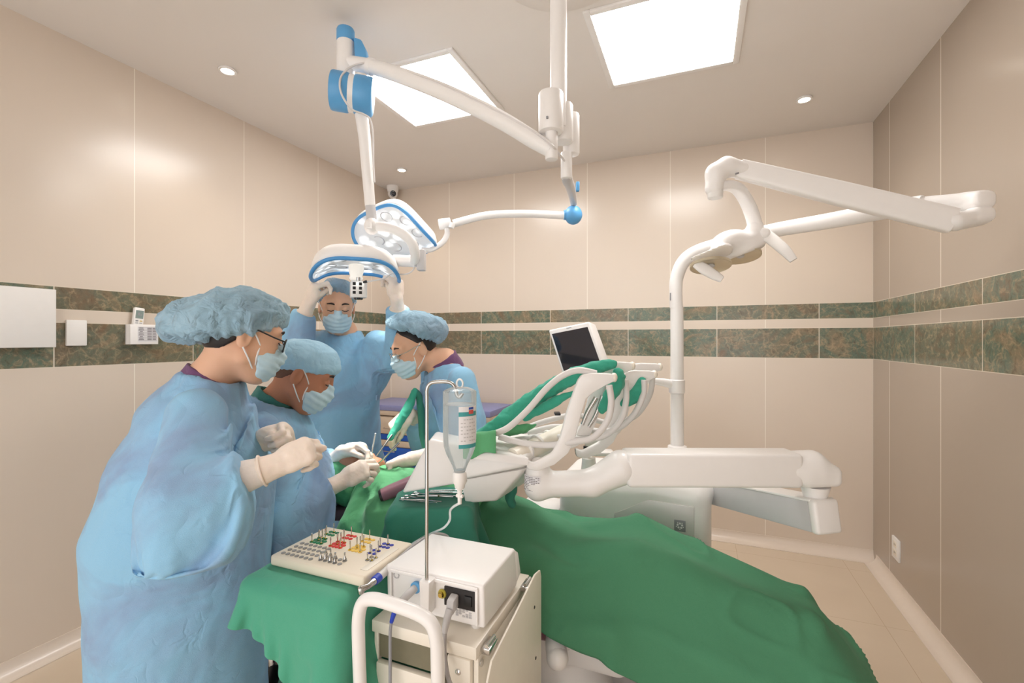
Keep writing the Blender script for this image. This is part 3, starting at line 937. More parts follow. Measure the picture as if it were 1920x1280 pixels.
hub = P(1047, 0, 1.68)
t = thing('surgical_light', 'white and blue double surgical light hanging from the ceiling pole', 'surgical light', (hub[0], hub[1], HC))
B().lathe([(.001, 0), (.25, 0), (.25, -.006), (.246, -.009), (.06, -.010), (.05, -.014), (.001, -.014)], (hub[0] + .02, hub[1] - .02, HC), n=64).to('canopy', M['ceiling'], t)
B().cyl((hub[0], hub[1], HC - .01), (hub[0], hub[1], P(0, 240, 1.68)[2]), .0305, n=32).to('pole', M['white'], t)
def vc(u, v0, v1, Z, r, bev=.008):
    return P(u, v0, Z), P(u, v1, Z), r
b = B()
for u, v0, v1, Z, r in ((1033, 174, 249, 1.64, .044), (1056, 196, 268, 1.70, .036), (1071, 214, 291, 1.76, .031)):
    b.cyl(P(u, v1, Z), P(u, v0, Z), r, n=32, bev=.008)
b.to('pivot_housing', M['white'], t)
B().box(P(1026, 220, 1.596), (.003, .003, .004)).to('set_screw', M['grey_mid'], t)
b = B()
b.cyl(P(1034, 300, 1.64), P(1034, 245, 1.64), .022, n=28, bev=.004)
b.to('spindle', M['white'], t)
B().cyl(P(1062, 335, 1.74), P(1062, 286, 1.74), .021, n=28, bev=.004).to('spindle', M['white'], t)
# first arm, spring joint, drop tube, fork and the lower lamp
a1 = cr(PL((1034, 283, 1.64), (1000, 262, 1.665), (930, 220, 1.72), (830, 172, 1.80), (740, 138, 1.88), (692, 124, 1.93), (655, 118, 1.945)), 6)
arm = B().sweep(a1, [.024, .030, .032, .032, .030, .029, .028], 20).to('arm', M['white'], t)
B().cyl(P(700, 127, 1.93), P(690, 123, 1.932), .034, n=24, bev=.003).to('collar', M['white'], arm)
B().cyl(P(648, 152, 1.95), P(648, 78, 1.95), .036, n=28, bev=.006).to('joint_post', M['white'], t)
B().cyl(P(648, 80, 1.95), P(648, 54, 1.95), .0365, n=28, bev=.010).to('joint_cap', M['blue_plastic'], t)
B().prism(PL((662, 68, 1.93), (676, 72, 1.93), (684, 88, 1.93), (690, 116, 1.93), (664, 108, 1.93)), FW * .05, .008).to('joint_fin', M['blue_plastic'], t)
dx = nz(RT * .96 + FW * .22 + UP * -.08)
dc = P(660, 176, 1.95)
B().cyl(dc - dx * .084, dc - dx * .008, .078, n=40, bev=.010).to('spring_drum', M['blue_plastic'], t)
B().cyl(dc + dx * .008, dc + dx * .086, .078, n=40, bev=.010).to('spring_drum', M['blue_plastic'], t)
B().cyl(dc - dx * .012, dc + dx * .012, .074, n=40).to('drum_web', M['white'], t)
B().sweep(PL((676, 205, 1.97), (684, 260, 1.98), (694, 386, 2.0)), [.027, .0255, .022], 24).to('drop_tube', M['white'], t)
B().cyl(P(694, 383, 2.0), P(697, 412, 2.0), .0215, n=24).to('grey_sleeve', M['grey_light'], t)
b = B(); b.ball(P(697, 424, 1.99), (.032, .032, .036), 20); b.cyl(P(691, 416, 1.955), P(691, 428, 1.955), .014, n=16)
b.to('ball_joint', M['white'], t)
B().sweep(cr(PL((700, 424, 1.99), (725, 426, 1.97), (752, 436, 1.96), (772, 455, 1.97), (778, 476, 2.0), (777, 492, 2.04)), 7), [(.016, .021)] * 4 + [(.014, .018)], 16).to('fork', M['white'], t)
B().cyl(P(738, 488, 2.08), P(782, 490, 2.06), .026, n=24, bev=.004).to('yaw_sleeve', M['white'], t)
B().box(P(790, 488, 2.06), (.018, .024, .046), .006, frame(RT)).to('end_cap', M['grey_light'], t)
l1c = P(668, 504, 2.10)
n1 = nz(-UP - FW * .02)
v1 = nz((l1c - V3(0, 0, EYE)) * V3(1, 1, 0))
head1, r1, f1, n1 = lamp_head(t, l1c, n1, v1, .188, .20, .055)
# centre handle and camera box under the lower lamp
B().lathe([(.032, -.01), (.034, .012), (.026, .040), (.030, .050), (.024, .058), (.001, .060)], l1c + n1 * -.006, n1, 24).to('handle', plain('handle_painted_light', srgb(250, 244, 234), .4, emit=((1, .93, .84, 1), .35)), head1)  # handle is no lamp: faint emission paints in the lamp light on it
cb = P(672, 543, 2.06)
Rc = frame(nz(RT * .42 - FW * .9))
cbox = B().box(cb, (.030, .034, .036), .004, Rc).to('camera_box', M['white'], t)
b = B()
for i in range(2):
    for k in range(3):
        b.box(cb + Rc @ V3(.0302, (.5 - i) * .026 - .008, (1 - k) * .019 + .004), (.0012, .0065, .0065), .001, Rc)
b.to('vent_holes', M['black'], cbox)
B().cyl(cb + UP * -.033, cb + UP * -.044, .021, .018, n=24).to('camera_lens', M['black_gloss'], cbox)
B().cyl(cb + UP * .034, cb + UP * .055, .009, n=14).to('mount_stud', M['steel'], cbox)
b = B(); q = PL((685, 529, 2.05), (700, 526, 2.04), (712, 524, 2.04), (722, 521, 2.04), (735, 513, 2.05), (748, 514, 2.06), (764, 513, 2.06), (775, 505, 2.05), (777, 492, 2.04))
b.sweep(cr(q, 6), .0032, 8); b.to('camera_cable', M['hose_white'], t)
B().sweep(PL((680, 530, 2.045), (688, 527, 2.045)), .006, 10).to('cable_plug', M['black'], t)
# second arm and the tilted lamp behind
B().sweep(cr(PL((1062, 326, 1.74), (1064, 338, 1.80), (1070, 352, 2.0), (1075, 376, 2.40), (1076, 392, 2.44)), 7), [.021, .021, .020, .019, .017], 18).to('arm', M['grey_light'], t)
B().box(P(1083, 350, 2.16), (.012, .008, .022), .004, frame(FW)).to('arm_clip', M['blue_plastic'], t)
kn = P(1075, 403, 2.45)
b = B(); b.ball(kn, (.047, .047, .050), 24); b.cyl(kn - RT * .05, kn - RT * .03, .026, n=18); b.to('spring_drum', M['blue_plastic'], t)
B().sweep(cr(PL((1060, 404, 2.45), (1000, 401, 2.45), (950, 401, 2.45), (905, 405, 2.45), (850, 419, 2.44)), 7), .020, 18).to('arm', M['white'], t)
b = B(); b.cyl(P(823, 421, 2.43), P(845, 418, 2.43), .028, n=24, bev=.004); b.cyl(P(846, 427, 2.41), P(849, 418, 2.41), .014, n=16)
b.to('yaw_sleeve', M['white'], t)
B().sweep(cr(PL((838, 428, 2.43), (838, 440, 2.43), (829, 455, 2.42), (808, 468, 2.40), (790, 468, 2.39)), 7), [.013, .015, .014, .013], 14).to('fork', M['white'], t)
l2c = P(741, 441, 2.40)
lamp_head(t, l2c, nz(-UP * .80 - FW * .52 - RT * .10), nz(FW * .8 - UP * .5 + RT * .55), .20, .175, .05)
# thin cable looping round the spring joint
b = B()
b.sweep(cr(PL((1058, 301, 1.71), (1048, 288, 1.67), (1035, 272, 1.60), (1010, 252, 1.63), (930, 207, 1.69), (830, 160, 1.77), (740, 128, 1.855), (700, 118, 1.90), (668, 121, 1.90), (645, 136, 1.88), (637, 155, 1.86), (642, 180, 1.86), (660, 205, 1.89), (682, 214, 1.93), (694, 224, 1.95), (699, 250, 1.955), (700, 300, 1.965), (702, 342, 1.975)), 6), .0042, 8)
b.to('cable', M['hose_white'], t)

# ------------------------------------------------------------------ dental lamp on its own post beside the unit
pb = P(1270, 842, 2.2); pt = P(1268, 545, 2.2)
t = thing('dental_lamp', 'white dental lamp with two lenses on a jointed arm and tall post', 'dental lamp', pb)
B().cyl(pb - UP * .12, P(1269, 575, 2.2), .0295, n=32).to('post', M['white'], t)
B().lathe([(.040, 0), (.044, .006), (.042, .016), (.030, .020)], pb, n=32).to('post_collar', M['white'], t)
pth = cr(PL((1268, 577, 2.2), (1267, 545, 2.2), (1269, 520, 2.2), (1280, 493, 2.19), (1302, 474, 2.17), (1345, 459, 2.12), (1440, 434, 1.99), (1560, 413, 1.83), (1660, 394, 1.71), (1730, 383, 1.62)), 7)
up_ = B().sweep(pth, [.0295, .0295, .030, .031, .031, .031, .030, .031, .033, .032], 24).to('curved_arm', M['white'], t)
B().box(P(1257, 556, 2.19), (.002, .002, .018), .0005, frame(FW)).to('maker_plate', M['grey_mid'], up_)
def up_link(p):
    d = cap(p, P(1690, 388, 1.665), P(1834, 377, 1.535), .030, .031)
    d = smin(d, rbox(p, P(1832, 377, 1.535), (.034, .034, .026), .014, frame(RT)), .02)
    return d
v, f = solid(up_link, P(1660, 430, 1.75).min() * 0 + np.minimum(P(1650, 430, 1.75), P(1880, 430, 1.5)) - .08, np.maximum(P(1650, 330, 1.75), P(1880, 330, 1.5)) + .08, .005, 1)
put('elbow_top', v, f, M['white'], t)
def low_link(p):
    d = cap(p, P(1833, 407, 1.535), P(1790, 416, 1.515), .029, .030)
    d = smin(d, rbox(p, P(1833, 404, 1.535), (.033, .033, .022), .014, frame(RT)), .02)
    return d
v, f = solid(low_link, np.minimum(P(1740, 440, 1.6), P(1880, 440, 1.45)) - .06, np.maximum(P(1740, 370, 1.6), P(1880, 370, 1.45)) + .06, .005, 1)
put('elbow_bottom', v, f, M['white'], t)
B().cyl(P(1833, 398, 1.535), P(1833, 388, 1.535), .026, n=24).to('elbow_seam', M['grey_mid'], t)
ea, eb_ = P(1786, 414, 1.515), P(1385, 317, 1.70)
B().sweep([ea, ea + (eb_ - ea) * .5, eb_], [(.020, .041), (.022, .040), (.022, .034)], 28, flat=.42, up=(0, 0, 1)).to('spring_arm', M['white'], t)
def wrist(p):
    d = chain(p, PL((1392, 318, 1.70), (1362, 313, 1.70), (1342, 325, 1.70), (1339, 352, 1.70)), [.031, .033, .033, .032], .02)
    return d
v, f = solid(wrist, np.minimum(P(1300, 400, 1.8), P(1410, 400, 1.6)) - .05, np.maximum(P(1300, 270, 1.8), P(1410, 270, 1.6)) + .05, .005, 1)
wr = put('wrist_joint', v, f, M['white'], t)
B().cyl(P(1341, 372, 1.70), P(1341, 352, 1.70), .026, .028, n=24, bev=.003).to('wrist_ring', M['white_matte'], wr)
B().cyl(P(1379, 326, 1.665), P(1385, 324, 1.665), .003, n=8).to('screw_slot', M['grey_mid'], wr)
B().sweep(cr(PL((1345, 352, 1.70), (1365, 348, 1.71), (1384, 355, 1.73), (1400, 378, 1.77), (1411, 405, 1.80), (1416, 425, 1.82)), 6), [(.020, .016), (.022, .017), (.024, .016), (.026, .015), (.026, .014)], 20, flat=.6, up=(0, 0, 1)).to('yoke', M['white'], t)
L1, L2 = P(1331, 486, 1.74), P(1387, 468, 1.86)
ln = nz(-UP - FW * .26 - RT * .04)
ax_ = nz(L2 - L1); ay_ = nz(np.cross(ln, ax_))
Rl = np.stack([ax_, ay_, np.cross(ax_, ay_)], 1)
mid = (L1 + L2) / 2
def lhead(p):
    def puck(c_, R_, h_, r_=.018):
        q = (p - np.asarray(c_, np.float32)) @ Rl.astype(np.float32)
        a = np.stack([np.hypot(q[:, 0], q[:, 1]) - R_ + r_, np.abs(q[:, 2]) - h_ + r_], 1)
        return np.linalg.norm(np.maximum(a, 0), axis=1) + np.minimum(a.max(1), 0) - r_
    d = puck(L1 - ln * .006, .084, .028)
    d = smin(d, puck(L2 - ln * .008, .088, .030), .03)
    d = smin(d, ell(p, mid - ln * .052 + ax_ * .03, (.085, .060, .040), Rl), .04)
    d = smin(d, cap(p, P(1416, 425, 1.82), P(1418, 445, 1.83), .03), .03)
    pl = (p - (mid + ln * .022)) @ ln.astype(np.float32)
    return np.maximum(d, pl)
v, f = solid(lhead, mid - .26, mid + .26, .005, 2)
lh = put('lamp_head', v, f, M['white'], t)
for Lc, r in ((L1, .070), (L2, .074)):
    o = Lc + ln * .027
    rf = B().lathe([(r + .003, -.006), (r + .003, .003), (r, .004), (r * .93, .002), (r * .6, -.002), (r * .3, -.003), (.001, -.0032)], o, ln, 40, caps=False).to('reflector', M['cup'], lh)
    B().lathe([(.001, .006), (.012, .005), (.016, .001), (.014, -.004)], o, ln, 16, caps=False).to('bulb_shield', M['grey_light'], rf)
h1 = P(1432, 437, 1.80)
b = B(); b.sweep(cr(PL((1424, 432, 1.83), (1444, 446, 1.79), (1470, 468, 1.75), (1488, 488, 1.73)), 6), [(.010, .020), (.011, .023), (.011, .021), (.008, .014)], 20, flat=.8, up=UP + RT * .8)
b.to('handle', M['white_matte'], lh)
B().lathe([(.018, -.012), (.020, .0), (.015, .006), (.008, .008), (.001, .006)], P(1434, 436, 1.79), nz(-FW - RT * .2 + UP * .1), 20).to('handle_knob', M['white'], lh)
b = B(); b.sweep(cr(PL((1306, 494, 1.72), (1322, 505, 1.70), (1340, 516, 1.69), (1354, 524, 1.68)), 6), [(.010, .018), (.010, .021), (.010, .018), (.008, .012)], 20, flat=.8, up=UP + RT * .8)
b.to('handle', M['white_matte'], lh)
# ------------------------------------------------------------------ dental unit cabinet behind the chair
ux0, ux1, uy0, uy1 = -.60, .045, 2.02, 2.44
t = thing('dental_unit', 'white dental unit cabinet with silver front panel behind green drape', 'dental unit', ((ux0 + ux1) / 2, (uy0 + uy1) / 2, 0))
def unitbody(p):
    d = rbox(p, ((ux0 + ux1) / 2, (uy0 + uy1) / 2, .40), ((ux1 - ux0) / 2, (uy1 - uy0) / 2, .375), .07)
    d = smin(d, ell(p, (ux1 - .22, (uy0 + uy1) / 2, .74), (.30, .19, .085)), .04)
    return np.maximum(d, (p[:, 2] - (.745 + .06 * (p[:, 0] - ux0))) * .9)
v, f = solid(unitbody, (ux0 - .02, uy0 - .02, 0), (ux1 + .02, uy1 + .02, .86), .010, 2)
ub = put('housing', v, f, M['white'], t)
B().prism([(-.34, uy0 - .004, .10), (-.34, uy0 - .004, .62), (-.20, uy0 - .004, .695), (-.02, uy0 - .004, .69), (-.02, uy0 - .004, .10)], V3(0, .012, 0), .003).to('front_panel', M['silver'], t)
em = V3(-.075, uy0 - .006, .607)
e1 = B().box(em, (.022, .002, .023), .002).to('emblem', M['grey_mid'], t)
b = B()                                   # five-dot flower mark on the emblem
for k in range(5):
    w = math.pi / 2 + 2 * math.pi * k / 5
    b.lathe([(.0042, 0), (.0038, .0008), (.001, .001)], em + V3(math.cos(w) * .009, -.002, math.sin(w) * .009 + .001), (0, -1, 0), 10)
for k in range(5):
    w = -math.pi / 2 + 2 * math.pi * k / 5
    b.box(em + V3(math.cos(w) * .014, -.0022, math.sin(w) * .014 + .001), (.002, .0006, .002))
b.to('emblem_mark', M['paper'], e1)
B().box(((ux0 + ux1) / 2, (uy0 + uy1) / 2, .02), ((ux1 - ux0) / 2 - .06, (uy1 - uy0) / 2 - .06, .02)).to('plinth', M['grey_mid'], t)
B().box((-.70, 2.14, .55), (.10, .09, .035), .02).to('spittoon_shelf', M['white'], t)
B().box((-.68, 2.15, .28), (.07, .07, .24), .02).to('spittoon_column', M['white_matte'], t)
B().cyl((ux1 + .006, 2.20, .70), (ux1 - .01, 2.20, .70), .008, n=14).to('side_screw', M['brass'], t)
E0 = P(1108, 868, 1.98)
B().lathe([(.036, 0), (.034, .03), (.028, .095), (.001, .097)], P(1104, 900, 1.98), n=24).to('cup_filler_post', M['white'], t)
B().cyl(P(1100, 842, 1.98), P(1100, 836, 1.98), .014, n=14).to('filler_nozzle', M['black'], t)
b = B(); b.box(P(1128, 848, 1.96), (.05, .035, .008), .006, frame(RT)); b.to('filler_arm', M['white'], t)

# ------------------------------------------------------------------ delivery arm + delivery head with four whip arms
jb = P(1330, 925, 1.99)
t = thing('delivery_unit', 'white delivery unit on a long jointed arm above the green drape', 'delivery unit', (jb[0], jb[1], jb[2] - .1))
def beam(p):
    a, c = P(1180, 875, 1.50), P(1490, 876, 1.50)
    d = rbox(p, (a + c) / 2, (np.linalg.norm(c - a) / 2 + .01, .052, .0535), .016, frame(c - a))
    return d
a, c = P(1170, 875, 1.50), P(1490, 876, 1.50)
B().box((a + c) / 2, (np.linalg.norm(c - a) / 2, .052, .0535), .014, frame(c - a), 3).to('long_arm', M['white'], t)
def front_elbow(p):
    d = chain(p, PL((1165, 876, 1.50), (1110, 905, 1.51), (1010, 908, 1.52)), [.056, .042, .042], .02)
    d = smin(d, cap(p, P(1008, 915, 1.52), P(1008, 880, 1.52), .040), .02)
    return d
v, f = solid(front_elbow, np.minimum(P(970, 960, 1.6), P(1220, 960, 1.4)) - .08, np.maximum(P(970, 830, 1.6), P(1220, 830, 1.4)) + .08, .006, 1)
put('front_elbow', v, f, M['white'], t)
B().cyl(P(1008, 892, 1.52), P(1008, 868, 1.52), .036, .030, n=28, bev=.003).to('pivot_post', M['white'], t)
# warning label wrapped round the pivot: a printed paper strip
rc = P(1008, 0, 1.52); lab = []
z0, z1 = P(0, 915, 1.52)[2], P(0, 886, 1.52)[2]
bb = B()
for i in range(10):
    w0, w1 = [math.radians(-100 + q * 9) for q in (i, i + 1)]
    g = lambda w: RT * math.sin(w + .35) * .0440 - FW * math.cos(w + .35) * .0440
    bb.quad([V3(rc[0], rc[1], z0) + g(w0), V3(rc[0], rc[1], z0) + g(w1), V3(rc[0], rc[1], z1) + g(w1), V3(rc[0], rc[1], z1) + g(w0)])
lb = bb.to('warning_label', M['paper'], t, recalc=False)
bb = B()
for k in range(9):
    for i in range(9):
        if (i * 7 + k * 5) % 6 == 0: continue
        w0, w1 = math.radians(-98 + i * 9.4), math.radians(-98 + i * 9.4 + 7)
        g = lambda w: RT * math.sin(w + .35) * .0444 - FW * math.cos(w + .35) * .0444
        za = z1 - .004 - k * .0052
        bb.quad([V3(rc[0], rc[1], za - .0022) + g(w0), V3(rc[0], rc[1], za - .0022) + g(w1), V3(rc[0], rc[1], za) + g(w1), V3(rc[0], rc[1], za) + g(w0)])
bb.to('label_print', M['print'], lb, recalc=False)
def rear_cap(p):
    c0 = P(1515, 873, 1.50)
    d = smin(cap(p, P(1482, 877, 1.50), P(1520, 874, 1.50), .054, .052), rbox(p, P(1528, 888, 1.50), (.062, .050, .032), .02, frame(RT)), .03)
    d = np.maximum(d, (P(0, 911, 1.50)[2] - p[:, 2]))
    return d
v, f = solid(rear_cap, P(1520, 880, 1.50) - .16, P(1520, 880, 1.50) + .16, .006, 1)
put('rear_elbow', v, f, M['white'], t)
B().lathe([(.030, 0), (.034, .020), (.044, .052)], P(1528, 940, 1.50), n=28).to('rear_cone', M['white'], t)
a, c = P(1540, 966, 1.47), P(1332, 918, 2.02)
la = B().box((a + c) / 2, (np.linalg.norm(c - a) / 2, .044, .049), .006, frame(c - a)).to('lower_arm', M['grey_light'], t)
fd = nz(a - c)
B().box(a + fd * .012, (.016, .047, .052), .012, frame(c - a), 3).to('lower_arm_cap', M['white'], la)
B().box((a + c) / 2 + UP * .05, (np.linalg.norm(c - a) / 2, .046, .004), .003, frame(c - a)).to('lower_arm_cover', M['white'], la)
# head: fascia, tray, roll handle
A_ = [P(752, 926, 1.44), P(872, 905, 1.47), P(872, 836, 1.50), P(806, 822, 1.50)]
B().hexa(A_, [q + FW * .13 + UP * .0 for q in A_], .010, 3).to('fascia', M['white'], t)
T0 = [P(858, 902, 1.46), P(984, 876, 1.46), P(1052, 842, 1.80), P(930, 850, 1.80)]
T1 = [P(868, 852, 1.48), P(985, 858, 1.46), P(1062, 800, 1.80), P(940, 800, 1.80)]
B().hexa(T0, T1, .012, 3).to('tray', M['white_matte'], t)
U0 = [P(872, 944, 1.50), P(930, 940, 1.50), P(985, 905, 1.72), P(900, 905, 1.72)]
B().hexa(U0, [P(862, 900, 1.48), P(984, 878, 1.48), P(1042, 845, 1.76), P(930, 850, 1.76)], .008).to('under_box', M['white_matte'], t)
B().hexa([P(870, 858, 1.455), P(990, 873, 1.45), P(992, 858, 1.46), P(885, 845, 1.47)], [P(905, 838, 1.55), P(986, 864, 1.49), P(940, 832, 1.56), P(920, 830, 1.58)], .003).to('front_lip', M['white'], t)
B().sweep(PL((962, 858, 1.50), (1020, 830, 1.60), (1078, 800, 1.72)), .031, 24).to('roll_handle', M['cream'], t)
for k in range(4):
    u = 985 + k * 22; v_ = 842 - k * 9
    B().cyl(P(u, v_, 1.53 + k * .05), P(u + 3, v_ - 2, 1.535 + k * .05), .0335, n=24).to('holder_ring', M['white_matte'], t)
def whip(pts, Z0, dz, w0, w1):
    p = cr([P(u, v, Z0 + dz * i) for i, (u, v) in enumerate(pts)], 8)
    n = len(p)
    ww = np.interp(np.linspace(0, 1, n), np.linspace(0, 1, len(w0)), w0)
    return B().sweep(p, np.stack([np.full(n, .013), ww], 1), 20, flat=.55, up=nz(np.cross(FW, nz(p[-1] - p[0])))).to('whip_arm', M['white'], t)
def whipS(outline, Z, d=.026):
    """a whip arm: flat S-shaped bar"""
    c_ = [P(u, v, Z) for u, v in outline]
    return B().prism(c_, FW * d, .007, 2)
S = [(985, 862), (1000, 868), (1035, 850), (1050, 822), (1062, 775), (1078, 728), (1084, 712), (1092, 702), (1110, 699), (1140, 700), (1155, 702), (1156, 714), (1138, 722), (1112, 737), (1100, 748), (1091, 775), (1078, 825), (1066, 850), (1040, 872), (1008, 884), (988, 880)]
for k, (du, dv, Z, sc_) in enumerate(((0, 0, 1.47, 1), (34, -22, 1.60, .92), (76, -6, 1.66, .90), (86, -20, 1.78, .86))):
    o = [(1155 + du + (u - 1155) * sc_, 708 + dv + (v - 708) * sc_) for u, v in S]
    w_ = whipS(o, Z).to('whip_arm', M['white'], t)
    tip = P(1155 + du - 2, 708 + dv, Z) + FW * .013
    B().ball(tip, (.0155, .0155, .011), 14, frame(UP, RT)).to('tip_roller', M['cream'], w_)
hs = [
    [(930, 812, 1.50), (955, 800, 1.50), (990, 768, 1.50), (1025, 728, 1.50), (1055, 704, 1.50), (1085, 694, 1.49), (1118, 700, 1.49)],
    [(1142, 722, 1.46), (1146, 755, 1.46), (1138, 790, 1.46), (1112, 820, 1.46), (1076, 828, 1.47), (1030, 834, 1.50), (980, 830, 1.52), (935, 818, 1.52)],
    [(1172, 712, 1.58), (1174, 750, 1.58), (1162, 790, 1.58), (1130, 818, 1.58), (1085, 822, 1.60), (1020, 818, 1.62), (960, 826, 1.60)],
    [(1208, 712, 1.64), (1206, 740, 1.64), (1186, 780, 1.64), (1150, 806, 1.64), (1098, 806, 1.66), (1040, 800, 1.68), (990, 812, 1.66)],
    [(1224, 700, 1.76), (1218, 740, 1.76), (1190, 780, 1.76), (1140, 792, 1.76), (1080, 778, 1.76), (1020, 790, 1.74), (980, 806, 1.72)]]
for q in hs:
    B().sweep(cr(PL(*q), 8), .0105, 12).to('handpiece_hose', M['hose_white'], t)
for q in ([(1118, 745, 1.56), (1102, 772, 1.56), (1092, 796, 1.56)], [(1130, 742, 1.60), (1118, 775, 1.60), (1104, 800, 1.60)]):
    B().sweep(cr(PL(*q), 6), [.009, .008, .006], 12).to('handpiece', M['steel'], t)
B().box(P(1045, 775, 1.60), (.010, .02, .004), .002, frame(RT)).to('latch', M['black'], t)

# green cotton covers pulled over the whip arms and hoses: each a limp fabric tube
def cover(name, label, pts, rad, mat, group, flat=1.0, h=.0045, cat='cover', amp=.005):
    p3 = PL(*pts); c_ = cr(p3, 4); rr = np.interp(np.linspace(0, 1, len(c_)), np.linspace(0, 1, len(rad)), rad)
    fn = lambda p: chain(p, c_, rr, .0)
    lo = np.min(c_, 0) - max(rad) - .01; hi = np.max(c_, 0) + max(rad) + .01
    v, f = solid(fn, lo, hi, h, 1, lambda v: amp * (crumple(v, 26, 3) - .55) + .4 * amp * vn(v * 60))
    return tag(put(name, v, f, mat), label, cat, group)
cover('hose_cover', 'long jade green cotton cover slung over the front whip arm', [(862, 850, 1.58), (905, 818, 1.60), (960, 776, 1.60), (1010, 742, 1.59), (1060, 712, 1.57), (1110, 690, 1.56), (1148, 682, 1.55)], [.020, .026, .030, .030, .028, .024, .016], M['sleeve_green'], 'green cotton covers on the delivery unit')
cover('hose_cover', 'narrow jade green cover lying along the hose under the long cover', [(985, 784, 1.56), (1015, 766, 1.56), (1045, 750, 1.55), (1080, 735, 1.54)], [.010, .016, .016, .010], M['sleeve_green'], 'green cotton covers on the delivery unit')
cover('hose_cover', 'jade green cover hanging down between the first and third whip arms', [(1160, 700, 1.56), (1158, 720, 1.56), (1140, 745, 1.57), (1128, 770, 1.57)], [.020, .026, .022, .012], M['sleeve_green'], 'green cotton covers on the delivery unit')
cover('hose_cover', 'short jade green cover hanging from the right-hand whip arm tip', [(1203, 716, 1.66), (1196, 734, 1.66), (1180, 750, 1.66), (1168, 758, 1.66)], [.018, .026, .024, .012], M['sleeve_green'], 'green cotton covers on the delivery unit')
cover('hose_cover', 'pale green cover lying on the tray under the white hoses', [(930, 812, 1.60), (955, 808, 1.60), (985, 802, 1.60), (1004, 796, 1.60)], [.012, .016, .016, .006], M['drape_light'], 'green cotton covers on the delivery unit')
cover('hose_cover', 'dark green cover hanging below the right end of the delivery tray', [(958, 896, 1.62), (960, 915, 1.62), (957, 934, 1.62), (960, 946, 1.62)], [.012, .018, .018, .014], M['drape_dark'], 'green cotton covers on the delivery unit')
# folded light-green cloth over the fascia
gx, gy = 26, 22
pts = np.zeros((gx, gy, 3))
for i in range(gx):
    for j in range(gy):
        a_ = i / (gx - 1); b_ = j / (gy - 1)
        if b_ < .45: q = P(872 + 58 * a_, 812 - 4 * a_ , 1.56 - .10 * b_ / .45)
        else: q = P(868 + 62 * a_, 814 + (b_ - .45) / .55 * (46 - 12 * a_), 1.46 - .006 * (b_ - .45))
        q = q + UP * .006 * math.sin(a_ * 7 + b_ * 3) * (b_ > .4) - FW * .004 * math.sin(a_ * 9)
        pts[i, j] = q
tag(sheet('tray_cloth', pts, M['drape_light'], None, 1, .003), 'small light green cloth folded over the front of the delivery unit', 'cloth')

# monitor with its arm
TL, TR_, BL = P(1027, 618, 2.15), P(1104, 602, 2.00), P(1054, 702, 2.07)
ex_, ey_ = TR_ - TL, BL - TL
nm = nz(np.cross(ex_, ey_)); nm = nm * (1 if nm @ (P(1000, 650, 0.1) - TL) > 0 else -1)
cm = TL + ex_ / 2 + ey_ / 2
t = thing('monitor', 'white framed monitor with dark screen tilted above the green covers', 'monitor', cm - ey_ / 2 * .0)
corners = [TL, TL + ex_, TL + ex_ + ey_, TL + ey_]
cs = B().hexa([q - nm * .062 + (cm - q) * .05 for q in corners], corners, .010, 3).to('casing', M['white'], t)
ins_ = lambda u, v, h: TL + ex_ * u + ey_ * v + nm * h
B().hexa([ins_(.07, .11, -.004), ins_(.93, .11, -.004), ins_(.93, .93, -.004), ins_(.07, .93, -.004)], [ins_(.07, .11, .0012), ins_(.93, .11, .0012), ins_(.93, .93, .0012), ins_(.07, .93, .0012)]).to('screen', M['black_gloss'], t)
b = B()
for k in range(4): b.hexa([ins_(.46 + k * .03, .045, 0), ins_(.48 + k * .03, .045, 0), ins_(.48 + k * .03, .065, 0), ins_(.46 + k * .03, .065, 0)], [ins_(.46 + k * .03, .045, .0008), ins_(.48 + k * .03, .045, .0008), ins_(.48 + k * .03, .065, .0008), ins_(.46 + k * .03, .065, .0008)])
b.to('maker_mark', M['grey_mid'], cs)
ma = cr([cm - nm * .055 + nz(ey_) * .04, P(1150, 712, 2.14), P(1195, 712, 2.17), P(1240, 716, 2.19), P(1268, 722, 2.2)], 7)
B().sweep(ma, [(.014, .014), (.014, .014), (.016, .012), (.018, .018), (.02, .024)], 18, flat=.7, up=(0, 0, 1)).to('support_arm', M['white'], t)
B().lathe([(.031, 0), (.036, .004), (.036, .062), (.031, .066)], P(1269, 737, 2.2), n=28, caps=False).to('post_clamp', M['white'], t)
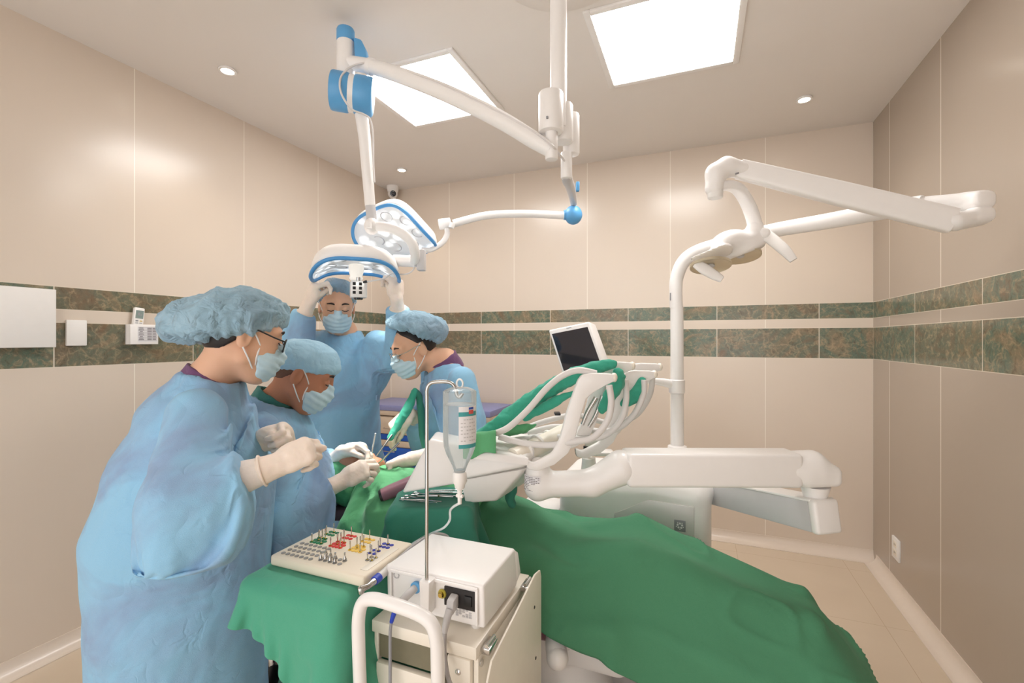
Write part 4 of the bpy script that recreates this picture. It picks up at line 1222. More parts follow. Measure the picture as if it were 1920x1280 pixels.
# ------------------------------------------------------------------ people
def head_field(p, c, R, s=1.0):
    q = ((p - np.asarray(c, np.float32)) @ np.asarray(R, np.float32)) / s
    q[:, 1] = np.abs(q[:, 1])                       # both halves alike
    d = ell(q, (-.012, 0, .022), (.094, .074, .094))
    d = smin(d, ell(q, (.030, 0, -.030), (.062, .058, .082)), .03)
    d = smin(d, ell(q, (.045, .030, -.026), (.036, .028, .030)), .02)          # cheekbone
    d = smin(d, cap(q, (.066, 0, -.100), (.050, .022, -.094), .020, .022), .025)  # chin
    d = smin(d, cap(q, (.048, .020, -.092), (.005, .052, -.058), .018, .020), .025)  # jaw
    d = smin(d, cap(q, (.076, .010, .036), (.066, .046, .034), .013, .012), .018)   # brow
    d = smin(d, cap(q, (.088, 0, .018), (.107, 0, -.026), .008, .0125), .012)       # nose
    d = smin(d, cap(q, (.100, .0, -.028), (.094, .012, -.030), .009, .008), .008)   # nostril wing
    d = smin(d, ell(q, (.080, .010, -.058), (.014, .020, .007)), .008)              # lips
    d = np.maximum(d, -ell(q, (.096, .033, .012), (.018, .019, .012)) - .0) if False else -smin(-d, ell(q, (.100, .033, .013), (.022, .021, .014)), .010)
    d = smin(d, ell(q, (.074, .032, .012), (.014, .015, .0125)), .004)              # eyeball under its lid
    e = ell(q, (-.012, .079, -.004), (.019, .0085, .032))
    e = np.maximum(e, -ell(q, (-.005, .089, .001), (.0115, .0085, .022)))
    d = smin(d, e, .006)
    return d * s
def H(hd, x, y, z):
    """a point of the head: forward, left, up"""
    return hd['c'] + hd['R'] @ (V3(x, y, z) * hd['s'])
def hand_field(w, fwd, pal, thumb, curls, spread=0., tc=(.5, .5, .6), s=1.0, tdir=(.55, .75, .35)):
    """glove field: wrist w, palm pointing along fwd, palm facing pal, thumb = +1 / -1 side; curls per finger in radians"""
    f = nz(fwd); n = nz(np.asarray(pal) - f * np.dot(pal, f)); l = np.cross(n, f) * thumb
    def pt(x, y, z): return w + (f * x + l * y + n * z) * s
    segs = []
    bases = ((.092, .031), (.097, .010), (.093, -.011), (.084, -.030))
    lens = ((.042, .026, .021), (.046, .030, .022), (.042, .028, .021), (.033, .021, .018))
    for i, ((bx, by), L, cu) in enumerate(zip(bases, lens, curls)):
        a = 0; p_ = pt(bx - .012, by, -.001); sp_ = spread * (1.5 - i)
        pts = [p_]
        d0 = nz(f + l * sp_)
        for k in range(3):
            a += cu[k] if hasattr(cu, '__len__') else cu * (.9, 1.1, .7)[k]
            d_ = d0 * math.cos(a) + n * math.sin(a)
            p_ = p_ + d_ * (L[k] + (.012 if k == 0 else 0)) * s
            pts.append(p_)
        r0 = (.0098, .0102, .0098, .0088)[i]
        segs.append((pts, [r0 * s, r0 * .96 * s, r0 * .88 * s, r0 * .74 * s]))
    td = nz(f * tdir[0] + l * tdir[1] + n * tdir[2])
    ax = nz(np.cross(td, f * .8 - l * .6 + n * .3))
    tp = [pt(.022, .022, .006)]; a = 0
    for k, L in enumerate((.046, .033, .027)):
        a += tc[k]
        tv = nz(f * .75 - l * .55 + n * .4)
        d_ = nz(td * math.cos(a) + tv * math.sin(a))
        tp.append(tp[-1] + d_ * L * s)
    segs.append((tp, [.0150 * s, .0118 * s, .0108 * s, .0082 * s]))
    def fn(p):
        d = chain(p, [pt(0, .002, 0), pt(.045, .006, 0), pt(.080, .004, -.001)], [.026 * s, .025 * s, .020 * s], .015)
        R = np.stack([f, l, n], 1)
        d = smin(d, rbox(p, pt(.058, .0, -.001), (.039 * s, .0385 * s, .0145 * s), .013 * s, R), .018)
        d = smin(d, ell(p, pt(.035, .026, .010), (.032 * s, .019 * s, .016 * s), R), .012)   # ball of the thumb
        for pts, rr in segs[:4]:
            b = chain(p, pts, rr, .004)
            d = np.where(np.minimum(d, b) < d, smin(d, b, .006), smin(d, b, .006))
        return smin(d, chain(p, tp, segs[4][1], .004), .009)
    allp = np.array([q for sg in segs for q in sg[0]] + [w])
    return fn, allp.min(0) - .035, allp.max(0) + .035
def add_hand(root, w, elbow, fwd, pal, thumb, curls, cuff=.085, label=None, cuff_r=.036, **kw):
    """latex glove: five fingers and a gauntlet with a rolled rim, over a knitted cuff"""
    fn0, lo, hi = hand_field(np.asarray(w), fwd, pal, thumb, curls, **kw)
    ad = nz(np.asarray(elbow) - w)
    e = w + ad * cuff * .72
    fn = lambda p: smin(fn0(p), cap(p, w, e, .027, cuff_r - .003), .014)
    lo = np.minimum(lo, e - .05); hi = np.maximum(hi, e + .05)
    v, f = solid(fn, lo, hi, .0026, 1, lambda v: .0009 * (crumple(v, 45, 2) - .5))
    g = put('glove', v, f, M['glove'], root)
    B().sweep([e + nz(np.cross(ad, UP + RT * .3)) * (cuff_r - .001) * math.cos(k * math.pi / 14) + np.cross(ad, nz(np.cross(ad, UP + RT * .3))) * (cuff_r - .001) * math.sin(k * math.pi / 14) for k in range(29)], .0026, 8, caps=False).to('rolled_rim', M['glove'], g)
    c0, c1 = w + ad * (cuff * .55), w + ad * (cuff + .045)
    fc = lambda p: cap(p, c0, c1, cuff_r - .006, cuff_r + .005)
    v, f = solid(fc, np.minimum(c0, c1) - .05, np.maximum(c0, c1) + .05, .005, 1, lambda v: .0012 * (crumple(v, 40, 6) - .5))
    put('knit_cuff', v, f, M['cuff'], root)
    return g
def body(root, hd, nb, chest, hip, sh, el, wr, kn, ft, mat, side, bulk=1.0, h=.0042):
    low = hd['c'] + hd['R'] @ V3(-.022, 0, -.05)
    jaw = hd['c'] + hd['R'] @ V3(.01, 0, -.075)
    def fn(p):
        d = head_field(p, hd['c'], hd['R'], hd['s'])
        nk = chain(p, [low, nb + UP * .01, nb - UP * .05], [.054, .058, .075], .02)
        d = smin(d, nk, .02)
        b = loft(p, [nb - UP * .02, chest, (chest + hip) / 2, hip], [.07, .155 * bulk, .135 * bulk, .155 * bulk], [.06, .095 * bulk, .09 * bulk, .10 * bulk], side)
        for k in (0, 1):
            b = smin(b, chain(p, [sh[k], el[k], wr[k]], [.044, .036, .024], .01), .03)
            b = smin(b, cap(p, wr[k], wr[k] + nz(wr[k] - el[k]) * .022, .022, .012), .01)
            b = smin(b, chain(p, [hip + side * (.085 if k == 0 else -.085), kn[k], ft[k]], [.085, .056, .040], .01), .03)
            fd = nz((nb - hip) * 0 + hd['R'][:, 0] * V3(1, 1, 0) + 1e-6)
            b = smin(b, cap(p, ft[k] - UP * .03 - fd * .03, ft[k] - UP * .05 + fd * .14, .038, .030), .02)
        return smin(d, b, .03)
    al = np.array([hd['c'], nb, chest, hip, *sh, *el, *wr, *kn, *ft])
    v, f = solid(fn, al.min(0) - .24, al.max(0) + .24, h, 1)
    v[:, 2] = np.maximum(v[:, 2], .002)
    return put('body', v, f, mat, root)
def gown(root, spine, rx, ry, side, sh, el, wr, nb, hd, sl=(.078, .088, .062), hem=.30, extra=None, amp=.007, mat='gown', h=.012, grow=1.09, inner=.014, outer=.045, steps=40, stop=.10, seed=1, slk=.05, neck=.060, grav=.012):
    low = hd['c'] + hd['R'] @ V3(-.02, 0, -.05)
    ends = [wr[k] + nz(el[k] - wr[k]) * stop for k in (0, 1)]
    def fn(p):
        d = loft(p, spine, rx, ry, side)
        for k in (0, 1):
            m1 = sh[k] * .45 + el[k] * .55 - UP * .012
            m2 = el[k] * .5 + ends[k] * .5 - UP * grav
            ed = nz(ends[k] - el[k])
            a_ = chain(p, [sh[k], m1, el[k] - UP * .008, m2, ends[k] + ed * .03], [sl[0], sl[0] * 1.06, sl[1], sl[1] * .97, sl[2]], .02)
            near = np.linalg.norm(p - ends[k], axis=1) < .15
            a_ = np.where(near, -smin(-a_, -((p - ends[k]) @ ed.astype(np.float32)), .015), a_)
            d = smin(d, a_, slk)
        if extra is not None: d = smin(d, extra(p), .05)
        d = np.maximum(d, hem - p[:, 2])
        nd = chain(p, [low, nb + UP * .005, nb - UP * .03], [neck, neck, neck * .6])
        return -smin(-d, nd, .012)
    al = np.array([*spine, *sh, *el, *wr])
    lo = al.min(0) - .30; hi = al.max(0) + .20; lo[2] = max(lo[2], hem - .03)
    v, f = solid(fn, lo, hi, h, 2)
    v, f = trim(v, f, lambda c: c[:, 2] > hem + h * 1.2)
    nk = chain(v, [low, nb + UP * .005, nb - UP * .03], [neck, neck, neck * .6])
    pin = nk < .022
    for k in (0, 1):
        e = nz(ends[k] - el[k]); tt = (v - ends[k]) @ e
        pin |= (tt > -.012) & (np.linalg.norm(v - ends[k], axis=1) < .16)
    x = buckle(v, f, fn, pin, grow, inner, outer, steps, 12, seed=seed, fric=.5)
    x = x + vnormals(x, f) * (amp * .35 * (crumple(x, 22, seed + 3) - .5))[:, None]
    o = put('gown', x, f, M[mat], root)
    m = o.modifiers.new('smooth', 'SUBSURF'); m.levels = m.render_levels = 1
    return o
def bouffant(root, c, f, r, cut_n, cut_o, mat='cap', seed=0, amp=.010, squeeze=.03, name='cap', h=.0045, roll=None):
    R = frame(f) if roll is None else frame(f, roll)
    cn = nz(R @ np.asarray(cut_n, float)); o = c + cn * cut_o
    def fn(p):
        d = ell(p, c, r, R)
        return -smin(-d, ((p - o) @ cn.astype(np.float32)), squeeze)
    def disp(v):
        q = (v - c) @ R
        ang = np.arctan2(q[:, 1], q[:, 0])
        edge = np.clip(1 - np.abs((v - o) @ cn) / .07, 0, 1)
        return amp * 1.3 * (crumple(v, 13, seed, (1, 1, 1.2)) - .45) + amp * .5 * (crumple(v, 30, seed + 2) - .5) + edge * amp * .35 * np.sin(ang * 24 + 3 * vn(v * 20))
    v, fc = solid(fn, c - max(r) - .03, c + max(r) + .03, h, 2, disp)
    return put(name, v, fc, M[mat], root)
def hair(root, hd, lift=.006, front=.055, mat='hair', nape=-.075):
    def fn(p):
        q = ((p - hd['c']) @ hd['R']) / hd['s']
        d = ell(q, (-.014, 0, .024), (.094 + lift, .074 + lift, .092 + lift))
        pl = np.maximum(q[:, 0] - (front - .55 * np.maximum(.085 - q[:, 2], 0) * 1.5), nape - q[:, 2])
        ear = -(np.maximum(np.abs(q[:, 0] + .005) - .022, np.abs(q[:, 2] + .012) - .042))
        return np.maximum(np.maximum(d, pl), np.where(np.abs(q[:, 1]) > .05, ear, -1)) * hd['s']
    v, f = solid(fn, hd['c'] - .16, hd['c'] + .16, .004, 1)
    return put('hair', v, f, M[mat], root)
def mask(root, hd, up=.010, back=.028, seed=0, strap=True):
    def fn(p):
        q = ((p - hd['c']) @ hd['R']) / hd['s']
        q2 = q.copy()
        d = ell(q, (.045, 0, -.055), (.068, .067, .066))
        d = smin(d, cap(q, (.091, 0, .006), (.106, 0, -.030), .0135, .017), .02)
        ay = np.abs(q[:, 1])
        top = q[:, 2] - (up - .05 * ay)
        bot = -.118 + .10 * ay * 0 - q[:, 2]
        bk = (back + .022 * np.clip((-.02 - q[:, 2]) / .08, 0, 1)) - q[:, 0]
        return np.maximum(np.maximum(d, top), np.maximum(bot, bk)) * hd['s']
    def disp(v):
        q = ((v - hd['c']) @ hd['R']) / hd['s']
        return .0018 * np.sin((q[:, 2] + q[:, 0] * .25) * 300) * np.clip((q[:, 0] - .02) / .04, 0, 1) + .0015 * vn(v * 70 + seed)
    v, f = solid(fn, hd['c'] - .2, hd['c'] + .2, .0032, 1, disp)
    m = put('mask', v, f, M['mask'], root)
    for sd in (1, -1):
        for z0, z1 in ((-.018, .030), (-.088, -.030)):
            pth = cr([H(hd, .036 + .006 * (z0 < -.05), sd * (.063 if z0 > -.05 else .047), z0), H(hd, .016, sd * .074, (z0 + z1) / 2), H(hd, -.010, sd * .084, z1)], 6)
            B().sweep(pth, .0021, 8).to('ear_loop', M['mask_white'], m)
        B().sweep(cr([H(hd, .033, sd * .064, -.016), H(hd, .034, sd * .063, -.05), H(hd, .042, sd * .047, -.092)], 6), .0026, 8).to('edge_tape', M['mask_white'], m)
    return m
def face_marks(root, hd, lashes=True):
    for sd in (1, -1):
        B().sweep(cr([H(hd, .088, sd * .014, .034), H(hd, .0885, sd * .030, .040), H(hd, .078, sd * .050, .036)], 6), [(.002, .0035), (.0028, .0045), (.0015, .002)], 8, up=hd['R'] @ V3(0, 0, 1)).to('eyebrow', M['brow'], root)
        B().sweep(cr([H(hd, .0845, sd * .018, .007), H(hd, .0885, sd * .032, .003), H(hd, .080, sd * .048, .006)], 6), .0016, 6).to('eyelashes', M['hair'], root)
def spectacles(root, hd, mat, rad=.0016, w=.024, hgt=.018, x=.104, z=.004):
    g = None
    for sd in (1, -1):
        rim = []
        for k in range(25):
            a = 2 * math.pi * k / 24
            y = sd * .033 + math.copysign(abs(math.cos(a)) ** .75, math.cos(a)) * w; zz = z + math.copysign(abs(math.sin(a)) ** .75, math.sin(a)) * hgt
            rim.append(H(hd, x - abs(y) * abs(y) * 3.2, y, zz))
        r_ = B().sweep(rim, rad, 8, caps=False)
        if sd == 1:
            r_.sweep(cr([H(hd, x - .001, .010, z + .004), H(hd, x + .004, 0, z + .007), H(hd, x - .001, -.010, z + .004)], 6), rad, 8)
            for s2 in (1, -1):
                r_.sweep(cr([H(hd, x - .012, s2 * .057, z + .010), H(hd, .06, s2 * .073, z + .012), H(hd, .0, s2 * .081, z + .020), H(hd, -.02, s2 * .082, z + .006)], 6), rad, 8)
        ob = r_.to('spectacle_frame' if sd == 1 else 'spectacle_rim', mat, root if g is None else g)
        if g is None: g = ob
        bb = B(); vs = [bb.bm.verts.new(Vector(q)) for q in rim[:-1]]; bb.bm.faces.new(vs)
        bb.to('lens', M['lens_glass'], g, recalc=False)
    return g
def collar(root, nb, hd, mat, r=.066, tilt=None, hh=.035):
    low = hd['c'] + hd['R'] @ V3(-.02, 0, -.05)
    ax = nz(low - nb) if tilt is None else nz(tilt)
    fn = lambda p: np.maximum(np.maximum(np.abs(np.linalg.norm((p - nb) - ((p - nb) @ ax)[:, None] * ax, axis=1) - r) - .006, (p - nb) @ ax - hh), -.05 - (p - nb) @ ax)
    v, f = solid(fn, nb - .13, nb + .13, .0035, 1, lambda v: .0025 * vn(v * 40))
    return put('scrub_collar', v, f, M[mat], root)
def H0(c, f, up=(0, 0, 1), s=1.0): return dict(c=np.asarray(c, float), R=frame(f, up), s=s)
FIST = [(1.25, 1.45, .8)] * 4
LOOSE = [(.8, .9, .5), (.9, 1.0, .5), (1.0, 1.05, .55), (1.05, 1.1, .6)]
PINCH = [(.75, .75, .4), (.85, .9, .45), (1.1, 1.1, .6), (1.2, 1.2, .6)]

def trousers(root, hip, side, kn, ft, hd, mat):
    def fn(p):
        d = loft(p, [hip + UP * .12, hip - UP * .02], [.125, .140], [.085, .095], side)
        for k in (0, 1):
            d = smin(d, chain(p, [hip + side * (.085 if k == 0 else -.085), kn[k], ft[k] - UP * .02], [.088, .072, .062], .01), .03)
        return np.maximum(d, ft[0][2] - .01 - p[:, 2])
    al = np.array([hip + UP * .16, hip, *kn, *ft])
    v, f = solid(fn, al.min(0) - .2, al.max(0) + .2, .009, 2, lambda v: .004 * (crumple(v, 12, 4) - .5))
    put('scrub_trousers', v, f, M[mat], root)
    fd = nz(hd['R'][:, 0] * V3(1, 1, 0))
    for k in (0, 1):
        b0 = V3(ft[k][0], ft[k][1], 0)
        g = lambda p: np.maximum(smin(smin(cap(p, b0 - fd * .05 + UP * .035, b0 + fd * .10 + UP * .030, .046, .042), cap(p, b0 + UP * .04, b0 + UP * .085, .046, .050), .02), cap(p, b0 + fd * .1 + UP * .03, b0 + fd * .15 + UP * .025, .042, .034), .02), .002 - p[:, 2])
        v, f = solid(g, b0 - .2, b0 + .24, .006, 1)
        put('shoe', v, f, M['shoe'], root)

# --- the standing assistant on the left, seen from behind her right shoulder
fh = nz(RT * .90 + FW * .43); rgt = nz(-FW * .90 + RT * .43)
hdA = H0(P(457, 632, 1.30), nz(RT * .76 + FW * .65 - UP * .30))
nbA = P(392, 722, 1.30)
shA = [nbA + rgt * .185 - UP * .055, nbA - rgt * .165 - UP * .055]
elA = [P(345, 935, 1.00), P(425, 905, 1.41)]
wrA = [P(520, 872, 1.07), P(484, 832, 1.345)]
hipA = P(335, 985, 1.28)
ftA = [V3(hipA[0] + .02, hipA[1] - .10, .08), V3(hipA[0] + .02, hipA[1] + .10, .08)]
knA = [V3(f[0] + .02, f[1], .47) for f in ftA]
tA = thing('person', 'person in blue gown with black glasses standing at far left, gloved fists raised', 'person', (hipA[0], hipA[1], 0))
body(tA, hdA, nbA, P(375, 800, 1.30), hipA, shA, elA, wrA, knA, ftA, M['skin'], rgt)
spA = [P(392, 745, 1.30), P(370, 795, 1.30), P(357, 890, 1.295), P(340, 1005, 1.28), P(342, 1150, 1.27), P(347, 1420, 1.27)]
gown(tA, spA, [.12, .165, .165, .185, .19, .18], [.095, .150, .200, .225, .212, .195], rgt, shA, elA, wrA, nbA, hdA, sl=(.080, .096, .064), hem=.22, seed=1, stop=.066, amp=.008, slk=.05, grav=.022)
trousers(tA, hipA, rgt, knA, ftA, hdA, 'purple')
hair(tA, hdA, .008, .056)
bouffant(tA, P(425, 602, 1.30), nz(fh + UP * .18), (.160, .135, .092), (0.10, 0, 1), -.052, seed=3, amp=.011)
mask(tA, hdA); face_marks(tA, hdA)
spectacles(tA, hdA, M['black'], .0022)
collar(tA, nbA + nz(nbA - hdA['c']) * .0, hdA, 'purple', .070, nz(UP * .8 + fh * .5), .028)
add_hand(tA, wrA[0], elA[0], nz(RT * .86 + UP * .42 + FW * .25), nz(FW * .8 - UP * .35 + RT * .1), -1, [(1.2, 1.35, .8), (1.3, 1.4, .8), (1.35, 1.4, .8), (1.4, 1.4, .8)], tc=(.45, .55, .5), tdir=(.85, .40, .40), cuff=.045, s=.86)
add_hand(tA, wrA[1], elA[1], nz(RT * .88 + UP * .30 + FW * .1), nz(-FW * .8 + RT * .3 - UP * .25), 1, FIST, tc=(.6, .7, .6), tdir=(.7, .5, .5))

# --- the seated surgeon
fh = nz(RT * .95 + FW * .30); rgt = nz(-FW * .95 + RT * .30)
hdB = H0(P(570, 703, 1.670), nz(fh - UP * .52), s=1.04)
nbB = P(508, 768, 1.680)
shB = [nbB + rgt * .19 - UP * .06, nbB - rgt * .19 - UP * .05]
elB = [P(516, 962, 1.470), P(572, 915, 1.910)]
wrB = [P(640, 903, 1.630), P(642, 848, 1.850)]
hipB = P(470, 1075, 1.670)
knB = [P(612, 1105, 1.550), P(560, 1095, 1.76)]
ftB = [V3(knB[0][0] - .02, knB[0][1], .08), V3(knB[1][0] - .02, knB[1][1], .08)]
tB = thing('person', 'person in blue gown and flat pale blue cap, seated and bending over the patient', 'person', (hipB[0], hipB[1], 0))
body(tB, hdB, nbB, P(505, 850, 1.670), hipB, shB, elB, wrB, knB, ftB, M['skin_tan'], rgt, 1.05)
spB = [P(497, 785, 1.680), P(512, 825, 1.670), P(520, 900, 1.660), P(500, 990, 1.650), P(480, 1075, 1.650)]
lapB = lambda p: np.minimum(chain(p, [hipB, knB[0] + UP * .01], [.16, .115], .02), chain(p, [hipB, knB[1] + UP * .01], [.16, .115], .02))
skirtB = lambda p: np.minimum(lapB(p), np.minimum(chain(p, [knB[0], knB[0] - UP * .12], [.11, .10]), cap(p, (knB[0] + knB[1]) / 2, (knB[0] + knB[1]) / 2 - UP * .10, .12, .11)))
gown(tB, spB, [.13, .195, .20, .20, .20], [.10, .150, .185, .180, .18], rgt, shB, elB, wrB, nbB, hdB, sl=(.084, .098, .070), hem=.37, seed=4, extra=skirtB, amp=.010, stop=.055, slk=.05, neck=.072)
bouffant(tB, P(571, 676, 1.670), nz(fh - UP * .16), (.122, .092, .080), (0, 0, 1), -.030, mat='surgcap', seed=7, amp=.004, squeeze=.012)
bouffant(tB, P(572, 682, 1.670), nz(fh - UP * .16), (.124, .094, .052), (0, 0, 1), -.028, mat='surgcap', seed=8, amp=.003, squeeze=.008, name='cap_band')
trousers(tB, hipB, rgt, knB, ftB, hdB, 'teal')
hair(tB, hdB, .003, .045, 'stubble', -.07)
mask(tB, hdB, seed=2); face_marks(tB, hdB)
collar(tB, nbB + UP * .012 + fh * .008, hdB, 'teal', .077, nz(UP * .78 + fh * .5), .040)
add_hand(tB, wrB[0], elB[0], nz(RT * .86 + UP * .45 + FW * .30), nz(FW * .75 + RT * .2 - UP * .5), -1, PINCH, tc=(.5, .4, .4), tdir=(.85, .35, .45))
add_hand(tB, wrB[1], elB[1], nz(RT * .95 + UP * .20 - FW * .05), nz(-UP * .75 - FW * .55 + RT * .1), 1, PINCH, tc=(.4, .4, .4), tdir=(.8, .4, .45))

# --- the assistant at the back, holding the lamp with both hands
fh = nz(-FW * .936 + RT * .35); rgt = nz(-RT * .936 - FW * .35)
hdC = H0(P(632, 577, 2.30), nz(fh - UP * .30 + RT * .06))
nbC = P(643, 622, 2.37)
shC = [P(580, 640, 2.36), P(706, 642, 2.33)]
elC = [P(545, 650, 2.14), P(750, 648, 2.26)]
wrC = [P(580, 568, 2.10), P(744, 560, 2.12)]
hipC = P(655, 880, 2.40)
ftC = [V3(hipC[0] - .10, hipC[1] + .03, .08), V3(hipC[0] + .10, hipC[1] - .03, .08)]
knC = [V3(f[0], f[1], .47) for f in ftC]
tC = thing('person', 'person in blue gown standing at back, both arms raised to hold the surgical lamp', 'person', (hipC[0], hipC[1], 0))
body(tC, hdC, nbC, P(645, 690, 2.38), hipC, shC, elC, wrC, knC, ftC, M['skin'], rgt)
spC = [P(643, 645, 2.37), P(643, 690, 2.37), P(648, 790, 2.37), P(655, 880, 2.37), P(658, 1000, 2.37), P(660, 1110, 2.37)]
gown(tC, spC, [.14, .180, .180, .190, .20, .19], [.09, .125, .135, .150, .155, .15], rgt, shC, elC, wrC, nbC, hdC, sl=(.078, .072, .054), hem=.25, seed=9, amp=.009, stop=.05, slk=.05, grav=-.0, neck=.066)
B().box(P(708, 745, 2.26), (.022, .004, .012), .002, frame(FW)).to('gown_tie', M['gown'], tC)
trousers(tC, hipC, rgt, knC, ftC, hdC, 'navy')
hair(tC, hdC, .004, .040)
bouffant(tC, hdC['c'] + hdC['R'] @ V3(-.022, 0, .050), nz(fh + UP * .10), (.106, .096, .092), (-.40, 0, 1), -.030, seed=11, amp=.007)
mask(tC, hdC, seed=4); face_marks(tC, hdC)
GRIP = [(1.0, 1.2, .7), (1.0, 1.25, .7), (1.05, 1.25, .7), (1.1, 1.25, .7)]
add_hand(tC, wrC[0], elC[0], nz(UP * .93 + RT * .25 + FW * .1), nz(RT * .75 + FW * .62), 1, GRIP, cuff=.07, tc=(.5, .4, .4), tdir=(.75, .2, .75), s=.95)
add_hand(tC, wrC[1], elC[1], nz(UP * .97 - RT * .06 + FW * .1), nz(-RT * .75 + FW * .62), -1, GRIP, cuff=.07, tc=(.5, .4, .4), tdir=(.75, .2, .75), s=.95)

# --- the assistant on the right, leaning in with the suction tube
fh = nz(-RT * .86 - FW * .42); lft = nz(-FW * .86 + RT * .42); rgt = -lft
hdD = H0(P(776, 655, 2.10), nz(fh - UP * .40 - FW * .12))
nbD = P(835, 682, 2.13)
shD = [P(812, 700, 2.30), P(866, 712, 1.99)]
elD = [P(815, 805, 2.26), P(892, 838, 1.93)]
wrD = [P(766, 775, 2.06), P(772, 860, 1.84)]
hipD = P(884, 880, 2.42)
ftD = [V3(hipD[0] - .08, hipD[1] + .06, .08), V3(hipD[0] + .08, hipD[1] - .02, .08)]
knD = [V3(f[0], f[1], .47) for f in ftD]
tD = thing('person', 'person in blue gown and puffy cap with clear glasses, leaning in from the right', 'person', (hipD[0], hipD[1], 0))
body(tD, hdD, nbD, P(848, 740, 2.15), hipD, shD, elD, wrD, knD, ftD, M['skin'], rgt)
spD = [P(836, 705, 2.14), P(843, 735, 2.15), P(852, 800, 2.25), P(868, 880, 2.36), P(878, 980, 2.42), P(880, 1100, 2.42)]
gown(tD, spD, [.12, .165, .18, .19, .20, .19], [.09, .130, .140, .150, .155, .15], rgt, shD, elD, wrD, nbD, hdD, sl=(.074, .080, .056), hem=.25, seed=14, amp=.009, stop=.06, slk=.05)
trousers(tD, hipD, rgt, knD, ftD, hdD, 'purple')
hair(tD, hdD, .005, .046, 'hair', -.05)
bouffant(tD, P(782, 617, 2.11), nz(fh + UP * .06), (.142, .128, .084), (-.32, 0, 1), -.040, seed=17, amp=.009)
mask(tD, hdD, seed=5); face_marks(tD, hdD)
spectacles(tD, hdD, M['steel'], .0018, .026, .019, .106, .000)
collar(tD, nbD, hdD, 'purple', .066, nz(UP * .75 + fh * .5), .030)
add_hand(tD, wrD[0], elD[0], nz(-RT * .62 - UP * .62 - FW * .35), nz(-UP * .55 + RT * .3 + FW * .5), -1, [(.5, .55, .3), (.55, .6, .3), (.8, .9, .5), (1., 1., .5)], tc=(.4, .4, .3), tdir=(.8, .45, .35))
add_hand(tD, wrD[1], elD[1], nz(-RT * .93 - UP * .30 - FW * .1), nz(-UP * .75 - FW * .35 + RT * .15), 1, [(.6, .6, .3), (.7, .8, .4), (.9, 1.0, .5), (1., 1., .5)], cuff=.10, tc=(.4, .4, .3), tdir=(.8, .45, .4))

# --- the patient under the drapes
pf = nz(UP * .97 + V3(1, 0, 0) * .22)
hdE = dict(c=P(664, 884, 1.88), R=frame(pf, (-1, -.08, .1)), s=1.0)
cE = hdE['c']
nbE = V3(cE[0] + .20, cE[1] + .015, .775)
chestE = V3(-.86, 1.60, .700); hipE = V3(-.46, 1.65, .545)
sdE = V3(0, -1, 0)
shE = [V3(nbE[0] + .04, 1.41, .72), V3(nbE[0] + .04, 1.76, .72)]
elE = [V3(-.72, 1.37, .60), V3(-.74, 1.82, .60)]
wrE = [V3(-.50, 1.45, .62), V3(-.50, 1.80, .62)]
knE = [V3(-.20, 1.57, .625), V3(-.20, 1.76, .635)]
ftE = [V3(.245, 1.60, .45), V3(.245, 1.75, .45)]
tE = thing('person', 'patient lying on the dental chair under green drapes, chin and neck showing', 'person', (-.5, 1.62, .45))
def bodyE(p):
    d = head_field(p, hdE['c'], hdE['R'], 1.0)
    d = smin(d, chain(p, [cE + hdE['R'] @ V3(-.022, 0, -.05), nbE, nbE + V3(.05, 0, -.02)], [.054, .058, .07], .02), .02)
    b = loft(p, [nbE + V3(.03, 0, -.02), chestE, (chestE + hipE) / 2, hipE], [.07, .16, .15, .16], [.06, .10, .10, .10], sdE)
    for k in (0, 1):
        b = smin(b, chain(p, [shE[k], elE[k], wrE[k]], [.052, .042, .028], .01), .03)
        b = smin(b, chain(p, [hipE + sdE * (.085 - .17 * k), knE[k], ftE[k]], [.082, .056, .040], .01), .03)
        b = smin(b, cap(p, ftE[k], ftE[k] + V3(.05, 0, .07), .036, .026), .02)
    return smin(d, b, .03)
v, f = solid(bodyE, (-1.55, 1.25, .35), (.45, 1.98, 1.0), .006, 1)
put('body', v, f, M['skin_tan'], tE)
B().ball(cE + hdE['R'] @ V3(.084, 0, -.055), (.006, .020, .012), 14, hdE['R']).to('lip', M['lip'], tE)
# ------------------------------------------------------------------ dental chair under the drape
t = thing('dental_chair', 'dental chair with white base hidden under the green drape', 'dental chair', (-.35, 1.66, 0))
B().box((-.35, 1.66, .03), (.36, .26, .03), .025, None, 3).to('base_plate', M['white'], t)
def col(p):
    d = cap(p, (-.42, 1.66, .06), (-.52, 1.66, .30), .15, .12)
    return smin(d, rbox(p, (-.50, 1.66, .34), (.30, .17, .07), .05), .06)
v, f = solid(col, (-.9, 1.4, .02), (-.1, 1.9, .45), .012, 2)
put('column', v, f, M['white'], t)
def slab(name, a, b, w, th, mat):
    a, b = V3(*a), V3(*b); d = b - a
    B().box((a + b) / 2 - np.cross(nz(d), V3(0, 1, 0)) * 0, (np.linalg.norm(d) / 2, w, th), min(th * .8, .03), frame(d), 3).to(name, M[mat], t)
slab('seat_cushion', (-.82, 1.65, .40), (-.22, 1.65, .47), .25, .04, 'mauve')
slab('leg_rest', (-.22, 1.66, .49), (.46, 1.67, .33), .22, .035, 'mauve')
slab('backrest', (-.80, 1.63, .46), (-1.12, 1.60, .62), .19, .035, 'mauve')
B().box((cE[0] - .02, cE[1], .685), (.11, .10, .025), .02, frame(V3(1, 0, .15))).to('headrest', M['mauve'], t)
a = P(716, 928, 1.66); c = P(790, 897, 1.70)
ar = B().sweep([a, a + (c - a) * .2, c, c + (c - a) * .6], [(.028, .019), (.031, .022), (.033, .023), (.033, .023)], 22, flat=.7, up=(0, 0, 1)).to('armrest', M['mauve'], t)
ad_ = nz(c - a)
